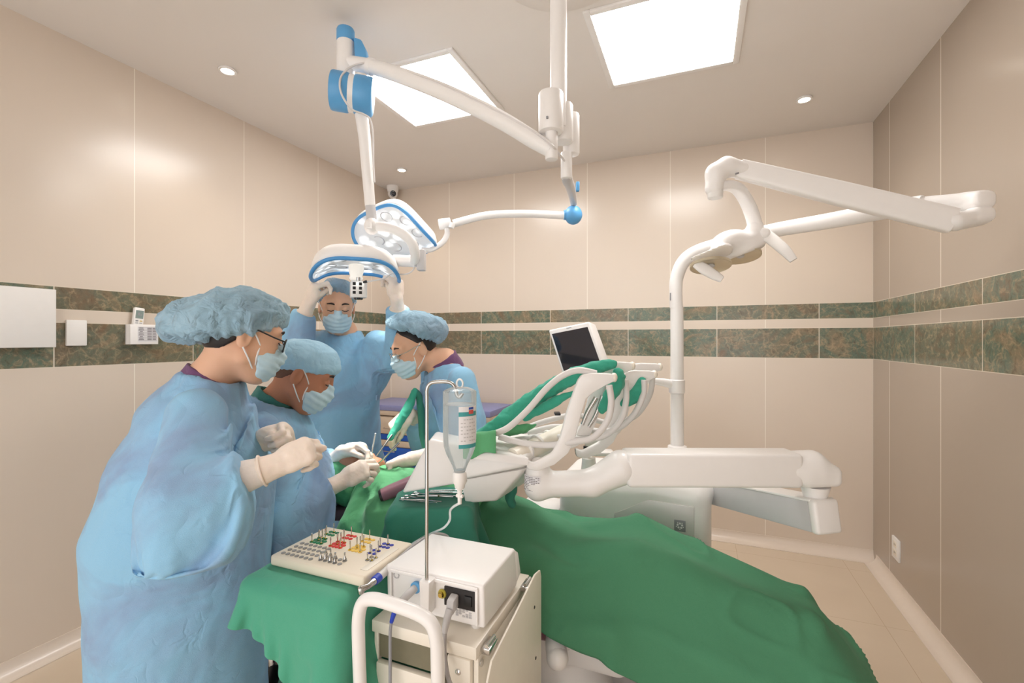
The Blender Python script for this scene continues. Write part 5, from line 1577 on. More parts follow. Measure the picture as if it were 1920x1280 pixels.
B().sweep([a - ad_ * .008, a + ad_ * .001], [(.026, .017), (.0285, .0195)], 22, flat=.7, up=(0, 0, 1)).to('armrest_tip', M['black'], ar)
kb = P(1045, 1232, 1.42)
B().sweep(cr([V3(-.40, 1.55, .33), kb + V3(-.02, .06, .03), kb], 5), [.030, .032, .033], 20).to('side_lever', M['white'], t)
B().ball(kb, (.034, .034, .036), 18).to('lever_knob', M['white'], t)

# ------------------------------------------------------------------ the big green drape over patient and chair
def under(p):
    b = loft(p, [nbE + V3(.05, 0, -.02), chestE, (chestE + hipE) / 2, hipE], [.10, .18, .165, .175], [.06, .105, .105, .105], sdE)
    for k in (0, 1):
        b = np.minimum(b, chain(p, [hipE + sdE * (.085 - .17 * k), knE[k], ftE[k]], [.088, .064, .048], 0))
        b = np.minimum(b, cap(p, ftE[k], ftE[k] + V3(.05, 0, .07), .044, .032))
        b = np.minimum(b, cap(p, knE[k], ftE[k] + V3(.03, 0, .055), .064, .040))
        b = np.minimum(b, chain(p, [shE[k], elE[k], wrE[k]], [.06, .05, .036], 0))
    for a_, b_, w_, t_ in ((V3(-.22, 1.66, .49), V3(.46, 1.67, .33), .235, .04), (V3(-.82, 1.65, .40), V3(-.22, 1.65, .47), .265, .045)):
        b = np.minimum(b, rbox(p, (a_ + b_) / 2, (np.linalg.norm(b_ - a_) / 2 + .01, w_, t_), .03, frame(b_ - a_)))
    b = np.minimum(b, cap(p, (.29, 1.67, .47), (.52, 1.67, .20), .07, .05))
    return b
nu, nv = 78, 36
g = np.zeros((nu, nv, 3))
Lx, Ly = 2.10, 1.10
ca, sa = math.cos(math.radians(-5)), math.sin(math.radians(-5))
for i in range(nu):
    for j in range(nv):
        x = -1.12 + Lx * i / (nu - 1); y = -.43 + .80 * j / (nv - 1)
        g[i, j] = (-.2 + (x + .2) * ca - y * sa, 1.655 + (x + .2) * sa + y * ca, .86 - .30 * max(0, (x + .2)))
dx_ = cloth(nu, nv, g.reshape(-1, 3), under, steps=110, sub=24, floor=.04, thick=.016, bend=.30, seed=2, fric=.35)
dx_ = crease(refine(dx_, 3), .010, 4.2, 3, (1, 1, 1), .055, .009)
tag(sheet('surgical_drape', dx_, M['drape'], None, 0, .0025), 'large green drape over the patient and the dental chair', 'surgical drape')

# lighter drape over the patient's chest, and the head wrap
def chest_under(p):
    b = loft(p, [nbE + V3(.03, 0, -.03), chestE, (chestE + hipE) / 2, hipE], [.11, .20, .185, .19], [.07, .125, .120, .12], sdE)
    b = np.minimum(b, cap(p, cE + V3(.05, 0, -.06), nbE + V3(.04, 0, -.02), .085, .10))
    for k in (0, 1): b = np.minimum(b, chain(p, [shE[k], elE[k]], [.075, .065], 0))
    return np.minimum(b, rbox(p, (-1.0, 1.62, .56), (.26, .27, .05), .03, frame(V3(-.36, 0, .17))))
nu, nv = 30, 48
g = np.zeros((nu, nv, 3))
for i in range(nu):
    for j in range(nv):
        y_ = 1.06 + 1.0 * j / (nv - 1)
        q_ = min(1, max(0, (1.45 - y_) / .12)); x0_ = -1.20 - .11 * q_ * q_ * (3 - 2 * q_)
        g[i, j] = (x0_ + (-.715 - x0_) * i / (nu - 1), y_, .95)
cx_ = cloth(nu, nv, g.reshape(-1, 3), chest_under, steps=90, sub=20, floor=.04, thick=.012, bend=.30, seed=5, fric=.4)
cx_ = crease(refine(cx_, 3), .008, 5, 6, (1, 1, 1), .08, .008)
tag(sheet('chest_drape', cx_, M['drape_light'], None, 0, .0025), 'bright green drape across the patient\'s chest, beside the seated surgeon', 'surgical drape')
def wrap(p):
    q = (p - cE) @ hdE['R']
    d = ell(q, (-.02, 0, .020), (.112, .098, .112))
    d = smin(d, ell(q, (-.05, 0, -.04), (.075, .11, .10)), .04)
    return -smin(-d, -(q[:, 0] - .045 + .45 * np.maximum(-.02 - q[:, 2], 0)), .015)
v, f = solid(wrap, cE - .2, cE + .2, .004, 2, lambda v: .006 * (crumple(v, 16, 5) - .45))
tag(put('head_drape', v, f, M['drape_light']), 'bright green cloth wrapped round the patient\'s head', 'surgical drape')

# ------------------------------------------------------------------ draped instrument stand in front of the fascia
sc_ = P(815, 934, 1.54); sz = .84
Rs = frame(RT)
st = V3(sc_[0], sc_[1], sz)
t = thing('instrument_stand', 'small instrument stand hidden under a deep teal drape', 'stand', (st[0], st[1], 0))
B().box(st - UP * .014, (.116, .094, .010), .008, Rs).to('tray_top', M['steel'], t)
B().cyl((st[0], st[1], .04), st - UP * .02, .016, n=18).to('column', M['chrome'], t)
b = B()
for s_ in (-1, 1): b.box((st[0], st[1], .03) + Rs @ V3(0, s_ * .09, 0), (.16, .014, .012), .005, Rs)
b.box((st[0], st[1], .03), (.014, .09, .012), .004, Rs)
b.to('foot_frame', M['chrome'], t)
def stand_f(p): return rbox(p, st - UP * .03, (.132, .109, .028), .012, Rs)
nu = nv = 38
g = np.zeros((nu, nv, 3))
Rq = Rs @ np.array(Matrix.Rotation(math.radians(6), 3, 'Z'))
for i in range(nu):
    for j in range(nv):
        g[i, j] = st + UP * .03 + Rq @ V3((i / (nu - 1) - .5) * .62, (j / (nv - 1) - .55) * .60, 0)
sx = cloth(nu, nv, g.reshape(-1, 3), stand_f, steps=90, sub=20, floor=.04, thick=.006, bend=.35, seed=8, fric=.6)
sx = crease(refine(sx, 2), .004, 6, 2, (1, 1, 1), .08, .003)
tag(sheet('stand_drape', sx, M['drape_dark'], None, 1, .0025), 'deep teal drape with steel instruments on it, under the delivery unit', 'surgical drape')
# instruments lying on it
top = sz + .0085
def onst(u, v):   # point of the stand top seen at this place of the photograph
    Z = (EYE - top) * FOC / (v - HV); return P(u, v, Z)
def scissors(name, label, a, b, ring_r=.011, mat='steel'):
    d = nz(b - a); l = np.cross(UP, d)
    t = thing(name, label, 'forceps' if 'forceps' in name else 'scissors', a - UP * .002, 'steel instruments on the teal drape')
    L = np.linalg.norm(b - a)
    for s_ in (1, -1):
        bb = B()
        hd_ = a + l * s_ * ring_r * 1.25
        rg = [hd_ + d * math.cos(k * math.pi / 8) * ring_r * 1.25 + l * math.sin(k * math.pi / 8) * ring_r for k in range(17)]
        bb.sweep(rg, .0020, 8, caps=False)
        bb.sweep(cr([hd_ + d * ring_r * 1.2, a + d * L * .35 + l * s_ * .006, a + d * L * .62, b - l * s_ * .0015], 6), [.0020, .0024, .0030, .0012], 8)
        bb.to('blade', M[mat], t)
    B().cyl(a + d * L * .62 - UP * .003, a + d * L * .62 + UP * .003, .0035, n=12).to('pivot_screw', M['brass'], t)
scissors('forceps', 'steel ring-handled forceps along the front edge of the teal drape', onst(760, 933), onst(828, 940), .010)
scissors('scissors', 'steel scissors with brass screw lying behind the forceps', onst(778, 927), onst(850, 931), .010)
def rod(name, label, cat, a, b, r, mat='steel', tip=True):
    t = thing(name, label, cat, (a + b) / 2 - UP * r, 'steel instruments on the teal drape')
    d = b - a
    B().sweep([a, a + d * .1, a + d * .5, a + d * .6], [r * .8, r, r, r * .7], 12).to('handle', M[mat], t)
    B().sweep(cr([a + d * .6, a + d * .8, a + d * .95 + UP * r * .8, b], 4), [r * .6, r * .4, r * .3, r * .15], 8).to('working_tip', M[mat], t)
for k, (p0, p1, nm, lab) in enumerate((((806, 921), (884, 919), 'dental_probe', 'thin steel probe at the back of the teal drape'), ((804, 924), (880, 924), 'dental_probe', 'thick steel probe second from the back on the teal drape'), ((808, 928), (878, 931), 'dental_probe', 'steel probe third from the back on the teal drape'), ((752, 937), (820, 944), 'dental_probe', 'slim steel probe nearest the front hem of the teal drape'))):
    rod(nm, lab, 'probe', onst(*p0) + UP * .002, onst(*p1) + UP * .002, .0024 + .001 * (k == 1))

# ------------------------------------------------------------------ stool of the surgeon
s0 = P(521, 1248, 1.72)
sc0 = V3(-1.45, 1.27, 0)
t = thing('stool', 'black stool base with chrome hub under the seated surgeon', 'stool', sc0)
b = B()
for k in range(5):
    w = math.radians(20 + 72 * k); d = V3(math.cos(w), math.sin(w), 0)
    b = B(); b.sweep([sc0 + UP * .17 + d * .03, sc0 + UP * .155 + d * .12, sc0 + UP * .085 + d * .27], [(.024, .018), (.022, .016), (.016, .012)], 14, up=(0, 0, 1))
    lg = b.to('leg', M['black'], t)
    B().cyl(sc0 + d * .27 + UP * .03 + np.cross(UP, d) * -.018, sc0 + d * .27 + UP * .03 + np.cross(UP, d) * .018, .028, n=18, bev=.004).to('caster', M['black'], lg)
B().cyl(sc0 + UP * .13, sc0 + UP * .23, .036, n=24, bev=.006).to('hub', M['chrome'], t)
B().cyl(sc0 + UP * .2, sc0 + UP * .44, .022, n=20).to('gas_lift', M['chrome'], t)
B().lathe([(.001, 0), (.15, 0), (.175, .02), (.175, .05), (.15, .07), (.001, .072)], sc0 + UP * .395, n=36).to('seat', M['black'], t)

# ------------------------------------------------------------------ draped instrument table at lower left
tx0, tx1, ty0, ty1, tz = -1.02, -.725, .785, 1.10, .793
t = thing('instrument_table', 'small table hidden under a sea green drape beside the cart', 'table', ((tx0 + tx1) / 2, (ty0 + ty1) / 2, 0))
B().box(((tx0 + tx1) / 2, (ty0 + ty1) / 2, tz - .020), ((tx1 - tx0) / 2 - .016, (ty1 - ty0) / 2 - .016, .013), .010).to('tabletop', M['steel'], t)
for x in (tx0 + .13, tx1 - .03):
    for y in (ty0 + .10, ty1 - .03):
        B().cyl((x, y, .05), (x, y, tz - .03), .011, n=14).to('leg', M['chrome'], t)
def table_f(p): return rbox(p, ((tx0 + tx1) / 2, (ty0 + ty1) / 2, tz - .10), ((tx1 - tx0) / 2, (ty1 - ty0) / 2, .10), .022)
nu, nv = 42, 48
g = np.zeros((nu, nv, 3))
cr_, sr_ = math.cos(math.radians(-20)), math.sin(math.radians(-20))
for i in range(nu):
    for j in range(nv):
        x = (i / (nu - 1) - .44) * .56; y = (j / (nv - 1) - .46) * .52
        g[i, j] = (-.785 + x * cr_ - y * sr_, .880 + x * sr_ + y * cr_, tz + .02)
tx_ = cloth(nu, nv, g.reshape(-1, 3), table_f, steps=90, sub=20, floor=.04, thick=.006, bend=.4, seed=11, fric=.6)
tx_ = crease(refine(tx_, 2), .004, 6, 5, (1, 1, 1), .06, .003)
tag(sheet('table_drape', tx_, M['drape_table'], None, 1, .003), 'sea green drape over the table that carries the drill kit', 'surgical drape')

# ------------------------------------------------------------------ drill kit on the table
kx0, kx1, ky0, ky1, kz = -.995, -.705, .852, 1.046, .8015
t = thing('drill_kit', 'ivory drill kit block with rows of coloured holes on the table drape', 'drill kit', ((kx0 + kx1) / 2, (ky0 + ky1) / 2, kz))
B().box(((kx0 + kx1) / 2, (ky0 + ky1) / 2, kz + .013), ((kx1 - kx0) / 2, (ky1 - ky0) / 2, .013), .006, None, 3).to('block', M['kit'], t)
B().box((kx1 - .022, (ky0 + ky1) / 2 - .01, kz + .0265), (.010, .062, .0008), .0006).to('end_strip', M['cream'], t)
kt = kz + .0262
def kp(u, v): return V3(*((lambda Z: P(u, v, Z))((EYE - kt) * FOC / (v - HV))))
gm = {}
def grommet(x, y, col, r=.0056):
    key = (col, r)
    if key not in gm:
        o = B().lathe([(.001, .0012), (r * .55, .0010), (r, .0014), (r, -.002)], (x, y, kt), n=12).to('hole_' + 'rim', M[col], t)
        # local origin at its own centre so copies can share the mesh
        me = o.data; b_ = V3(x, y, kt) - BASE[t.name]
        me.transform(Matrix.Translation(Vector(-b_))); o.location = Vector(b_); gm[key] = o
        return o
    o = gm[key].copy(); COL.objects.link(o); o.parent = t; o.location = Vector(V3(x, y, kt) - BASE[t.name]); return o
KX = lambda a: kx0 + .012 + a * (kx1 - kx0 - .024)
KY = lambda b_: ky0 + .010 + b_ * (ky1 - ky0 - .020)
slots = []
def block(c, a0, b0, na, nb_, da, db, skip=()):
    for i in range(na):
        for j in range(nb_):
            if (i, j) in skip: continue
            x, y = KX(a0 + i * da), KY(b0 + j * db)
            grommet(x, y, c); slots.append((c, i, j, x, y))
block('g_green', .10, .80, 3, 2, .042, .095); block('g_green', .10, .50, 4, 3, .040, .075, ((3, 2),)); 
block('g_red', .33, .80, 3, 2, .042, .095); block('g_red', .34, .50, 4, 3, .040, .075, ((3, 2),))
block('g_yellow', .56, .80, 3, 2, .042, .095); block('g_yellow', .58, .50, 4, 3, .040, .075, ((3, 2),))
block('g_blue', .80, .76, 3, 2, .044, .095); block('g_blue', .80, .53, 2, 2, .05, .09)
block('g_grey', .04, .06, 7, 4, .056, .115); block('g_grey', .47, .10, 5, 2, .055, .10); block('g_grey', .87, .34, 2, 2, .05, .09)
# drills standing in some of the holes: one of each kind, then copies
dn = {}
names = dict(g_green='green', g_red='red', g_yellow='yellow', g_blue='blue', g_grey='grey')
def drill(c, x, y, hgt, kind):
    lab = {'slim': 'slim steel drill standing in a %s hole of the ivory kit', 'stout': 'stout steel driver standing in a %s hole at the front of the ivory kit'}[kind] % names[c]
    grp = '%s drills in %s holes' % (kind, names[c])
    k = (kind,)
    if k not in dn:
        r = thing('drill', lab, 'drill', (x, y, kt), grp)
        if kind == 'slim':
            B().lathe([(.0012, -.0005), (.0012, hgt * .62), (.0017, hgt * .66), (.0017, hgt), (.0008, hgt + .001)], (x, y, kt), n=10).to('shank', M['steel'], r)
            B().lathe([(.0022, 0), (.0026, .001), (.0026, .003), (.0014, .004)], (x, y, kt), n=12).to('stop_ring', M['brass'], r)
        else:
            B().lathe([(.0024, -.0005), (.0034, .003), (.0034, .009), (.0020, .011), (.0014, hgt * .7), (.0020, hgt * .74), (.0020, hgt)], (x, y, kt), n=12).to('shank', M['steel'], r)
            B().lathe([(.0040, 0), (.0048, .0012), (.0040, .0028)], (x, y, kt + .004), n=12).to('collar', M['steel'], r)
        dn[k] = (r, [o for o in COL.objects if o.parent == r]); return
    r0, ch = dn[k]
    r = r0.copy(); COL.objects.link(r); r.location = (x, y, kt); r['label'] = lab; r['group'] = grp
    for o in ch:
        c_ = o.copy(); COL.objects.link(c_); c_.parent = r; c_.location = (0, 0, 0); c_.scale = (1, 1, hgt / .026)
for c, i, j, x, y in slots:
    if c != 'g_grey':
        if (i + j * 2) % 3 == 0 or j == 2: drill(c, x, y, .024 + .004 * ((i * 7 + j * 3) % 3), 'slim')
    elif x > KX(.45) and (i + j) % 5 != 4: drill(c, x, y, .020 + .006 * ((i * 5 + j * 2) % 3), 'stout' if x < KX(.8) else 'slim')

# contra-angle handpiece with its cable
hp = [kp(677, 1101), kp(692, 1092), kp(712, 1076), kp(735, 1054)]
zt = tz + .0165
hpz = lambda u, v, z: P(u, v, (EYE - z) * FOC / (v - HV))
q = [hpz(677, 1104, zt), hpz(690, 1099, zt + .002), hpz(702, 1089, zt + .003), hpz(716, 1077, zt + .004), hpz(733, 1062, zt + .004)]
t = thing('contra_angle_handpiece', 'steel and blue contra-angle handpiece lying beside the ivory kit', 'handpiece', q[2] - UP * .01)
b = B(); b.sweep([q[0], q[1], q[2]], [.0075, .0062, .0078], 16); b.cyl(q[0] + UP * .004, q[0] - UP * .010, .0078, n=16, bev=.002)
b.to('head', M['steel'], t)
B().sweep([q[2], q[2] * .4 + q[3] * .6], [.0098, .0104], 18).to('blue_ring', M['cobalt'], t)
B().sweep([q[2] * .4 + q[3] * .6, q[4]], [.0095, .0100], 18).to('motor_body', M['silver'], t)
B().sweep(cr([q[4], hpz(742, 1050, tz + .02), hpz(756, 1038, tz + .03), P(775, 1022, 1.22), P(800, 1006, 1.28), P(822, 1000, 1.32), P(838, 1004, 1.34), P(842, 1012, 1.36)], 6), .0034, 8).to('motor_cable', M['rubber_grey'], t)

# ------------------------------------------------------------------ cart with the motor box
c0, c1, d0, d1, cz = -.700, -.432, .872, 1.20, .722
t = thing('cart', 'cream metal cart with a white tube handle in the foreground', 'cart', ((c0 + c1) / 2, (d0 + d1) / 2, 0))
cmx, cmy = (c0 + c1) / 2, (d0 + d1) / 2; hx, hy = (c1 - c0) / 2, (d1 - d0) / 2
B().box((cmx, cmy, cz - .014), (hx, hy, .014), .003).to('top_board', M['cream'], t)
for x in (c0 + .006, c1 - .006):
    B().box((x, cmy + .004, .38), (.006, hy - .006, .315), .002).to('side_wall', M['cream'], t)
B().box((cmx, d1 - .006, .38), (hx - .014, .006, .315)).to('back_wall', M['cream'], t)
B().box((cmx, cmy + .01, .08), (hx - .014, hy - .02, .012)).to('bottom_shelf', M['cream'], t)
B().box((cmx - .03, d0 + .06, .664), (hx - .045, .05, .028)).to('gap_shade', plain('gap_shade_olive_grey', srgb(126, 120, 98), .6, var=.2), t)  # block filling the gap under the top board; the gap's shade is its colour
dw = B().box((cmx - .036, d0 + .006, .52), (hx - .050, .008, .110), .003).to('drawer', M['cream'], t)
B().sweep(cr([(cmx - .09, d0 - .002, .56), (cmx - .085, d0 - .02, .56), (cmx + .01, d0 - .02, .56), (cmx + .015, d0 - .002, .56)], 6), .005, 10).to('handle', M['steel'], dw)
dw2 = B().box((cmx - .036, d0 + .006, .28), (hx - .050, .008, .120), .003).to('drawer', M['cream'], t)
st_ = B().box((c1 - .040, d0 + .004, .600), (.028, .008, .094), .004).to('corner_plate', M['cream'], t)
B().lathe([(.006, 0), (.0065, .002), (.004, .0045), (.001, .005)], (c1 - .040, d0 - .004, .665), (0, -1, 0), 16).to('screw', M['chrome'], st_)
B().lathe([(.007, 0), (.0075, .003), (.004, .0055), (.001, .006)], (c1 + .001, d0 + .020, .680), (1, 0, 0), 16).to('screw', M['chrome'], t)
# hinged side flap hanging outside the right wall
flap = B().prism([(c1 + .022, d0 - .005, .10), (c1 + .022, d0 - .005, .655), (c1 + .022, d0 + .02, .690), (c1 + .022, d1 - .03, .742), (c1 + .022, d1 + .012, .735), (c1 + .022, d1 + .02, .715), (c1 + .022, d1 + .02, .10)], V3(.006, 0, 0), .003).to('side_flap', M['cream'], t)
for y, z in ((d0 + .04, .716), (d1 - .055, .732)):
    h_ = B().box((c1 + .012, y, z - .010), (.010, .022, .007), .002).to('hinge', M['steel'], t)
    B().cyl((c1 + .014, y - .02, z + .0), (c1 + .014, y + .02, z + .0), .0045, n=12).to('hinge_pin', M['chrome'], h_)
for y, z in ((d0 + .03, .60), (d1 - .04, .66), (d1 - .03, .52), (d0 + .05, .40)):
    B().lathe([(.0045, 0), (.004, .001), (.001, .0012)], (c1 + .028, y, z), (1, 0, 0), 12).to('slot', M['hole'], flap)
for x in (c0 + .03, c1 - .03):
    for y in (d0 + .03, d1 - .03):
        cs_ = B().cyl((x - .012, y, .030), (x + .012, y, .030), .030, n=20, bev=.004).to('caster', M['grey_mid'], t)
        B().box((x, y, .055), (.014, .010, .014), .003).to('caster_fork', M['steel'], cs_)
hy_ = d0 - .062
pth = cr([(-.668, d0, .30), (-.668, hy_ + .02, .30), (-.672, hy_, .33), (-.676, hy_, .52), (-.684, hy_, .70), (-.684, hy_, .765), (-.672, hy_, .800), (-.645, hy_, .812), (-.60, hy_, .812), (-.535, hy_, .806), (-.503, hy_, .793), (-.490, hy_, .760), (-.487, hy_, .70), (-.484, hy_, .52), (-.484, hy_, .33), (-.484, hy_ + .02, .30), (-.484, d0, .30)], 7)
B().sweep(pth, .014, 18).to('push_handle', M['white'], t)

bx0, bx1, by0, by1, bz0, bz1 = -.690, -.434, .912, 1.130, .735, .832
t = thing('motor_unit', 'white surgical motor box with steel bottle pole on the cart', 'motor unit', ((bx0 + bx1) / 2, (by0 + by1) / 2, cz))
def bxp(x, y, z): return V3(bx0 + x * (bx1 - bx0), by0 + y * (by1 - by0), bz0 + z * (bz1 - bz0))
B().hexa([bxp(.0, 0.02, 0), bxp(1, .02, 0), bxp(1, .93, 0), bxp(0, .93, 0)], [bxp(0, 0, 1), bxp(1, 0, 1), bxp(.985, .90, 1), bxp(.015, .90, 1)], .006, 3).to('housing', M['white'], t)
B().hexa([bxp(.0, .90, .03), bxp(1, .90, .03), bxp(1, 1.06, .20), bxp(0, 1.06, .20)], [bxp(.01, .885, .98), bxp(.99, .885, .98), bxp(.99, 1.0, .80), bxp(.01, 1.0, .80)], .006).to('front_bezel', M['white'], t)
b = B()
for x in (.06, .94): b.box(bxp(x, -.012, .5), (.0035, .003, .040), .002)
b.box(bxp(.5, -.012, .90), (.115, .003, .0035), .002)
b.to('back_frame', M['white'], t)
for x in (.12, .88):
    for y in (.12, .8): B().lathe([(.010, 0), (.012, .004), (.012, .0135)], bxp(x, y, 0) * V3(1, 1, 0) + UP * (cz + .0002), n=16).to('foot', M['white_matte'], t)
px_, py_ = -.567, by0 - .016
B().hexa([V3(px_ - .011, py_ - .010, bz0 + .018), V3(px_ + .011, py_ - .010, bz0 + .018), V3(px_ + .011, by0 + .004, bz0 + .018), V3(px_ - .011, by0 + .004, bz0 + .018)], [V3(px_ - .014, py_ - .012, bz1 - .004), V3(px_ + .014, py_ - .012, bz1 - .004), V3(px_ + .014, by0 + .004, bz1 - .004), V3(px_ - .014, by0 + .004, bz1 - .004)], .004).to('pole_bracket', M['white'], t)
Zp = FW @ V3(px_, py_, 0)
zt_ = P(0, 716, Zp)[2]
hook = cr([V3(px_, py_, bz1 - .02), V3(px_, py_, bz1 + .15), V3(px_, py_, zt_ - .05), V3(px_, py_, zt_ - .018), V3(px_ + .006, py_ + .004, zt_ - .004), V3(px_ + .018, py_ + .010, zt_), V3(px_ + .040, py_ + .020, zt_), V3(px_ + .052, py_ + .026, zt_ - .006), V3(px_ + .058, py_ + .029, zt_ - .020), V3(px_ + .060, py_ + .030, zt_ - .030), V3(px_ + .066, py_ + .032, zt_ - .034), V3(px_ + .072, py_ + .034, zt_ - .026)], 6)
B().sweep(hook, .0042, 12).to('bottle_pole', M['steel'], t)
sk = B().lathe([(.011, 0), (.013, .004), (.013, .010), (.010, .012), (.001, .012)], bxp(.345, .0, .66), (0, -1, 0), 24).to('motor_socket', M['blue_plastic'], t)
b = B(); b.box(bxp(.78, -.004, .60), (.040, .002, .021), .001); b.to('power_panel', M['hole'], t)
B().box(bxp(.86, -.014, .60), (.009, .004, .011), .001).to('rocker_switch', M['black'], t)
kn_ = B().lathe([(.009, 0), (.0105, .003), (.0095, .006), (.001, .006)], bxp(.605, 0, .63), (0, -1, 0), 20).to('foot_socket', plain('olive_green_ring', srgb(190, 176, 70), .5), t)
B().lathe([(.006, .005), (.007, .009), (.005, .013), (.001, .013)], bxp(.605, 0, .63), (0, -1, 0), 16).to('brass_contact', M['brass'], kn_)
b = B()
for k in range(12): b.box(bxp(.115 + .03 * math.cos(k * math.pi / 6) * .9, -.001, .80 + .07 * math.sin(k * math.pi / 6)), (.0016, .0006, .0012))
b.to('moulded_mark', M['grey_light'], t)
b = B()
for r_ in range(4):
    for k in range(5):
        if (r_ + k) % 4: b.box(bxp(.74 + .032 * k, -.0005 + .02 * (1 - .3), .34 - .05 * r_), (.003, .0012, .0016))
b.to('rating_print', M['grey_light'], t)
B().lathe([(.0062, 0), (.0055, .0012), (.001, .0012)], bxp(.665, .016, .17), (0, -1, 0), 20).to('compliance_mark', M['grey_mid'], t)
# blue motor plug with its cable
a = bxp(.345, -.055, .66)
t = thing('motor_plug', 'grey and blue cable plug in the back of the motor box', 'plug', a)
B().sweep(cr([a + V3(0, .002, 0), a + V3(-.006, -.018, -.006), a + V3(-.012, -.032, -.014)], 5), [.0085, .0095, .0080], 16).to('sleeve', M['grey_light'], t)
B().sweep(cr([a + V3(-.012, -.032, -.014), a + V3(-.022, -.043, -.032), a + V3(-.030, -.046, -.058)], 5), [.0072, .0060, .0042], 14).to('strain_relief', M['cobalt'], t)
B().sweep(cr([a + V3(-.030, -.046, -.058), a + V3(-.033, -.046, -.085), a + V3(-.030, -.050, -.15), a + V3(-.022, -.060, -.25), a + V3(-.012, -.068, -.36), a + V3(.004, -.06, -.55), a + V3(.02, -.03, -.66)], 7), .0036, 8).to('cable', M['grey_mid'], t)
# power plug
a = bxp(.735, -.045, .60)
t = thing('power_plug', 'grey mains plug and cord hanging from the motor box', 'plug', a)
B().hexa([a + V3(-.010, .006, -.016), a + V3(.010, .006, -.016), a + V3(.010, .006, .012), a + V3(-.010, .006, .012)], [a + V3(-.009, -.022, -.024), a + V3(.009, -.022, -.024), a + V3(.009, -.018, .006), a + V3(-.009, -.018, .006)], .004).to('plug_body', M['grey_light'], t)
B().sweep(cr([a + V3(0, -.018, -.012), a + V3(-.001, -.032, -.034), a + V3(-.002, -.036, -.052)], 5), [.0085, .0075, .0055], 12).to('strain_relief', M['grey_light'], t)
B().sweep(cr([a + V3(-.002, -.036, -.052), a + V3(.002, -.044, -.085), a + V3(.020, -.060, -.125), a + V3(.045, -.068, -.155), a + V3(.075, -.070, -.195), a + V3(.10, -.066, -.25), a + V3(.12, -.05, -.40), a + V3(.13, .0, -.66)], 7), .0048, 10).to('cord', M['rubber_grey'], t)

# ------------------------------------------------------------------ saline bottle hanging from the pole
bo = V3(px_ + .066, py_ + .032, 0)
Zb = FW @ bo
zz = lambda v: P(0, v, Zb)[2]
t = thing('saline_bottle', 'clear saline bottle hanging upside down from the steel pole', 'bottle', (bo[0], bo[1], zz(905)))
prof = [(.012, zz(884)), (.017, zz(872)), (.030, zz(850)), (.036, zz(835)), (.0375, zz(810)), (.0375, zz(760)), (.0372, zz(742)), (.034, zz(731)), (.020, zz(726)), (.001, zz(725))]
B().lathe([(r, z) for r, z in prof], (bo[0], bo[1], 0), n=40, caps=False).to('bottle_body', M['clear'], t)
wp = [(.001, zz(881)), (.011, zz(880)), (.0158, zz(871)), (.0285, zz(850)), (.0345, zz(835)), (.0360, zz(810)), (.0360, zz(757)), (.001, zz(757))]
B().lathe(wp, (bo[0], bo[1], 0), n=40, caps=False).to('saline', M['water'], t)
B().lathe([(.0374, zz(733)), (.0376, zz(742)), (.0376, zz(754))], (bo[0], bo[1], 0), n=40, caps=False).to('shoulder_band', M['clear'], t)
lb_c = math.atan2((-FW)[1], (-FW)[0]) + .75
def arc(r, w0, w1, z0, z1, n=10):
    b = B(); 
    for i in range(n):
        a0, a1 = w0 + (w1 - w0) * i / n, w0 + (w1 - w0) * (i + 1) / n
        g = lambda a, z: V3(bo[0] + r * math.cos(a), bo[1] + r * math.sin(a), z)
        b.quad([g(a0, z0), g(a1, z0), g(a1, z1), g(a0, z1)])
    return b
la_ = arc(.0380, lb_c - .70, lb_c + .55, zz(832), zz(758)).to('paper_label', M['paper'], t, recalc=False)
arc(.0383, lb_c - .70, lb_c + .55, zz(776), zz(768)).to('label_band', M['teal_ink'], la_, recalc=False)
arc(.0383, lb_c - .70, lb_c + .55, zz(834), zz(827)).to('label_band', M['teal_ink'], la_, recalc=False)
arc(.0384, lb_c - .10, lb_c + .25, zz(772), zz(765), 4).to('red_mark', M['red_ink'], la_, recalc=False)
arc(.0384, lb_c - .10, lb_c + .25, zz(764), zz(760), 4).to('blue_mark', M['blue_ink'], la_, recalc=False)
b = B()
for k in range(7):
    z = zz(782 + 6.4 * k)
    for i in range(6):
        if (k * 3 + i) % 5 == 0: continue
        w = lb_c - .58 + i * .17
        g = lambda a, z: V3(bo[0] + .0383 * math.cos(a), bo[1] + .0383 * math.sin(a), z)
        b.quad([g(w, z - .0012), g(w + .12, z - .0012), g(w + .12, z + .0012), g(w, z + .0012)])
b.to('label_print', M['grey_light'], la_, recalc=False)
B().lathe([(.014, zz(884)), (.016, zz(890)), (.0165, zz(902)), (.012, zz(908)), (.011, zz(914)), (.006, zz(918)), (.005, zz(926)), (.001, zz(927))][::-1], (bo[0], bo[1], 0), n=24).to('cap', M['white_matte'], t)
lp = [V3(bo[0] + .008 * math.cos(k * math.pi / 8), bo[1], zz(719) + .010 * math.sin(k * math.pi / 8)) for k in range(17)]
B().sweep(lp, .0022, 8, caps=False).to('hanger_loop', M['white_matte'], t)
sp_ = V3(bo[0], bo[1], zz(926))
t = thing('infusion_tube', 'clear thin tube running down from the saline bottle', 'tube', sp_)
b = B(); b.sweep([sp_ + UP * .004, sp_ - UP * .022], [.0055, .0045], 14); b.sweep([sp_ - UP * .004 - V3(.008, 0, 0), sp_ - UP * .004 + V3(.008, 0, 0)], .004, 10)
b.to('drip_connector', M['white_matte'], t)
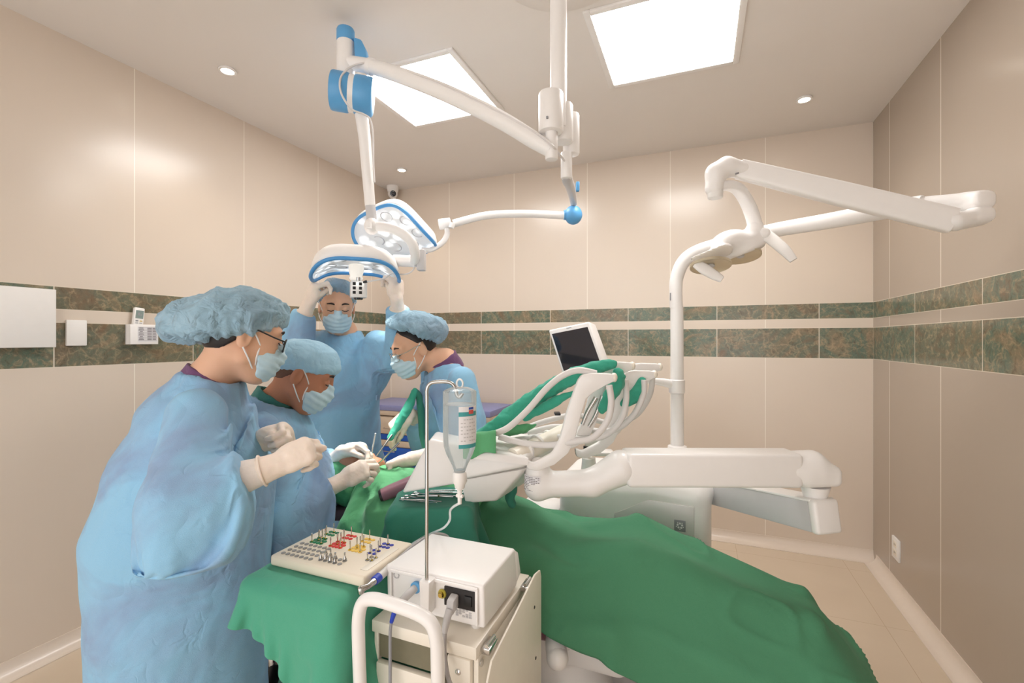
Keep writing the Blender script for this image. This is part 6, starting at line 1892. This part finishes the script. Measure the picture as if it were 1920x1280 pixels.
B().sweep(cr([sp_ - UP * .02, *PL((845, 955, 1.09), (843, 975, 1.14), (832, 989, 1.22), (815, 997, 1.31), (795, 1006, 1.36), (772, 1020, 1.30), (752, 1035, 1.21), (733, 1052, 1.15))], 7), .0030, 10).to('line', M['clear'], t)

# ------------------------------------------------------------------ instruments held over the patient's mouth
mouth = P(697, 872, 1.82)
t = thing('suction_tube', 'steel suction tube in a jade green cover held by the right assistant', 'suction tube', mouth)
e0, e1 = P(735, 815, 1.95), P(694, 871, 1.84)
B().sweep([e0, e0 * .5 + e1 * .5, e1], [.0045, .0032, .0024], 12).to('steel_tip', M['steel'], t)
cv = cr(PL((778, 733, 2.06), (768, 758, 2.05), (756, 780, 2.02), (745, 798, 2.00), (732, 820, 1.96)), 6)
rr = np.interp(np.linspace(0, 1, len(cv)), [0, .3, .7, 1], [.014, .021, .019, .015])
v, f = solid(lambda p: chain(p, cv, rr, 0), cv.min(0) - .04, cv.max(0) + .04, .003, 1, lambda v: .004 * (crumple(v, 30, 4) - .5))
put('fabric_cover', v, f, M['sleeve_green'], t)
B().sweep(cr(PL((778, 733, 2.06), (786, 745, 2.08), (790, 780, 2.07), (792, 815, 2.05), (800, 850, 2.02), (806, 900, 2.0)), 6), [.014, .016, .014, .013], 14).to('hose', M['drape_dark'], t)
t = thing('retractor', 'steel cheek retractor held in the right assistant\'s left glove', 'retractor', P(722, 858, 1.80))
B().sweep(cr(PL((748, 830, 1.81), (736, 842, 1.80), (722, 857, 1.80)), 5), [(.0065, .003)] * 3, 12, flat=.6).to('handle', M['steel'], t)
B().sweep(cr(PL((722, 857, 1.80), (712, 866, 1.81), (704, 872, 1.83), (700, 876, 1.84)), 5), [(.006, .002)] * 4, 10).to('blade', M['steel'], t)
t = thing('scalpel', 'slim white-tipped scalpel held in the surgeon\'s far glove', 'scalpel', P(700, 835, 1.80))
B().sweep(PL((704, 812, 1.79), (699, 838, 1.80)), [.0028, .0032], 10).to('handle', M['white_matte'], t)
B().sweep(PL((699, 838, 1.80), (696, 866, 1.83)), [.0022, .0008], 8).to('blade', M['steel'], t)
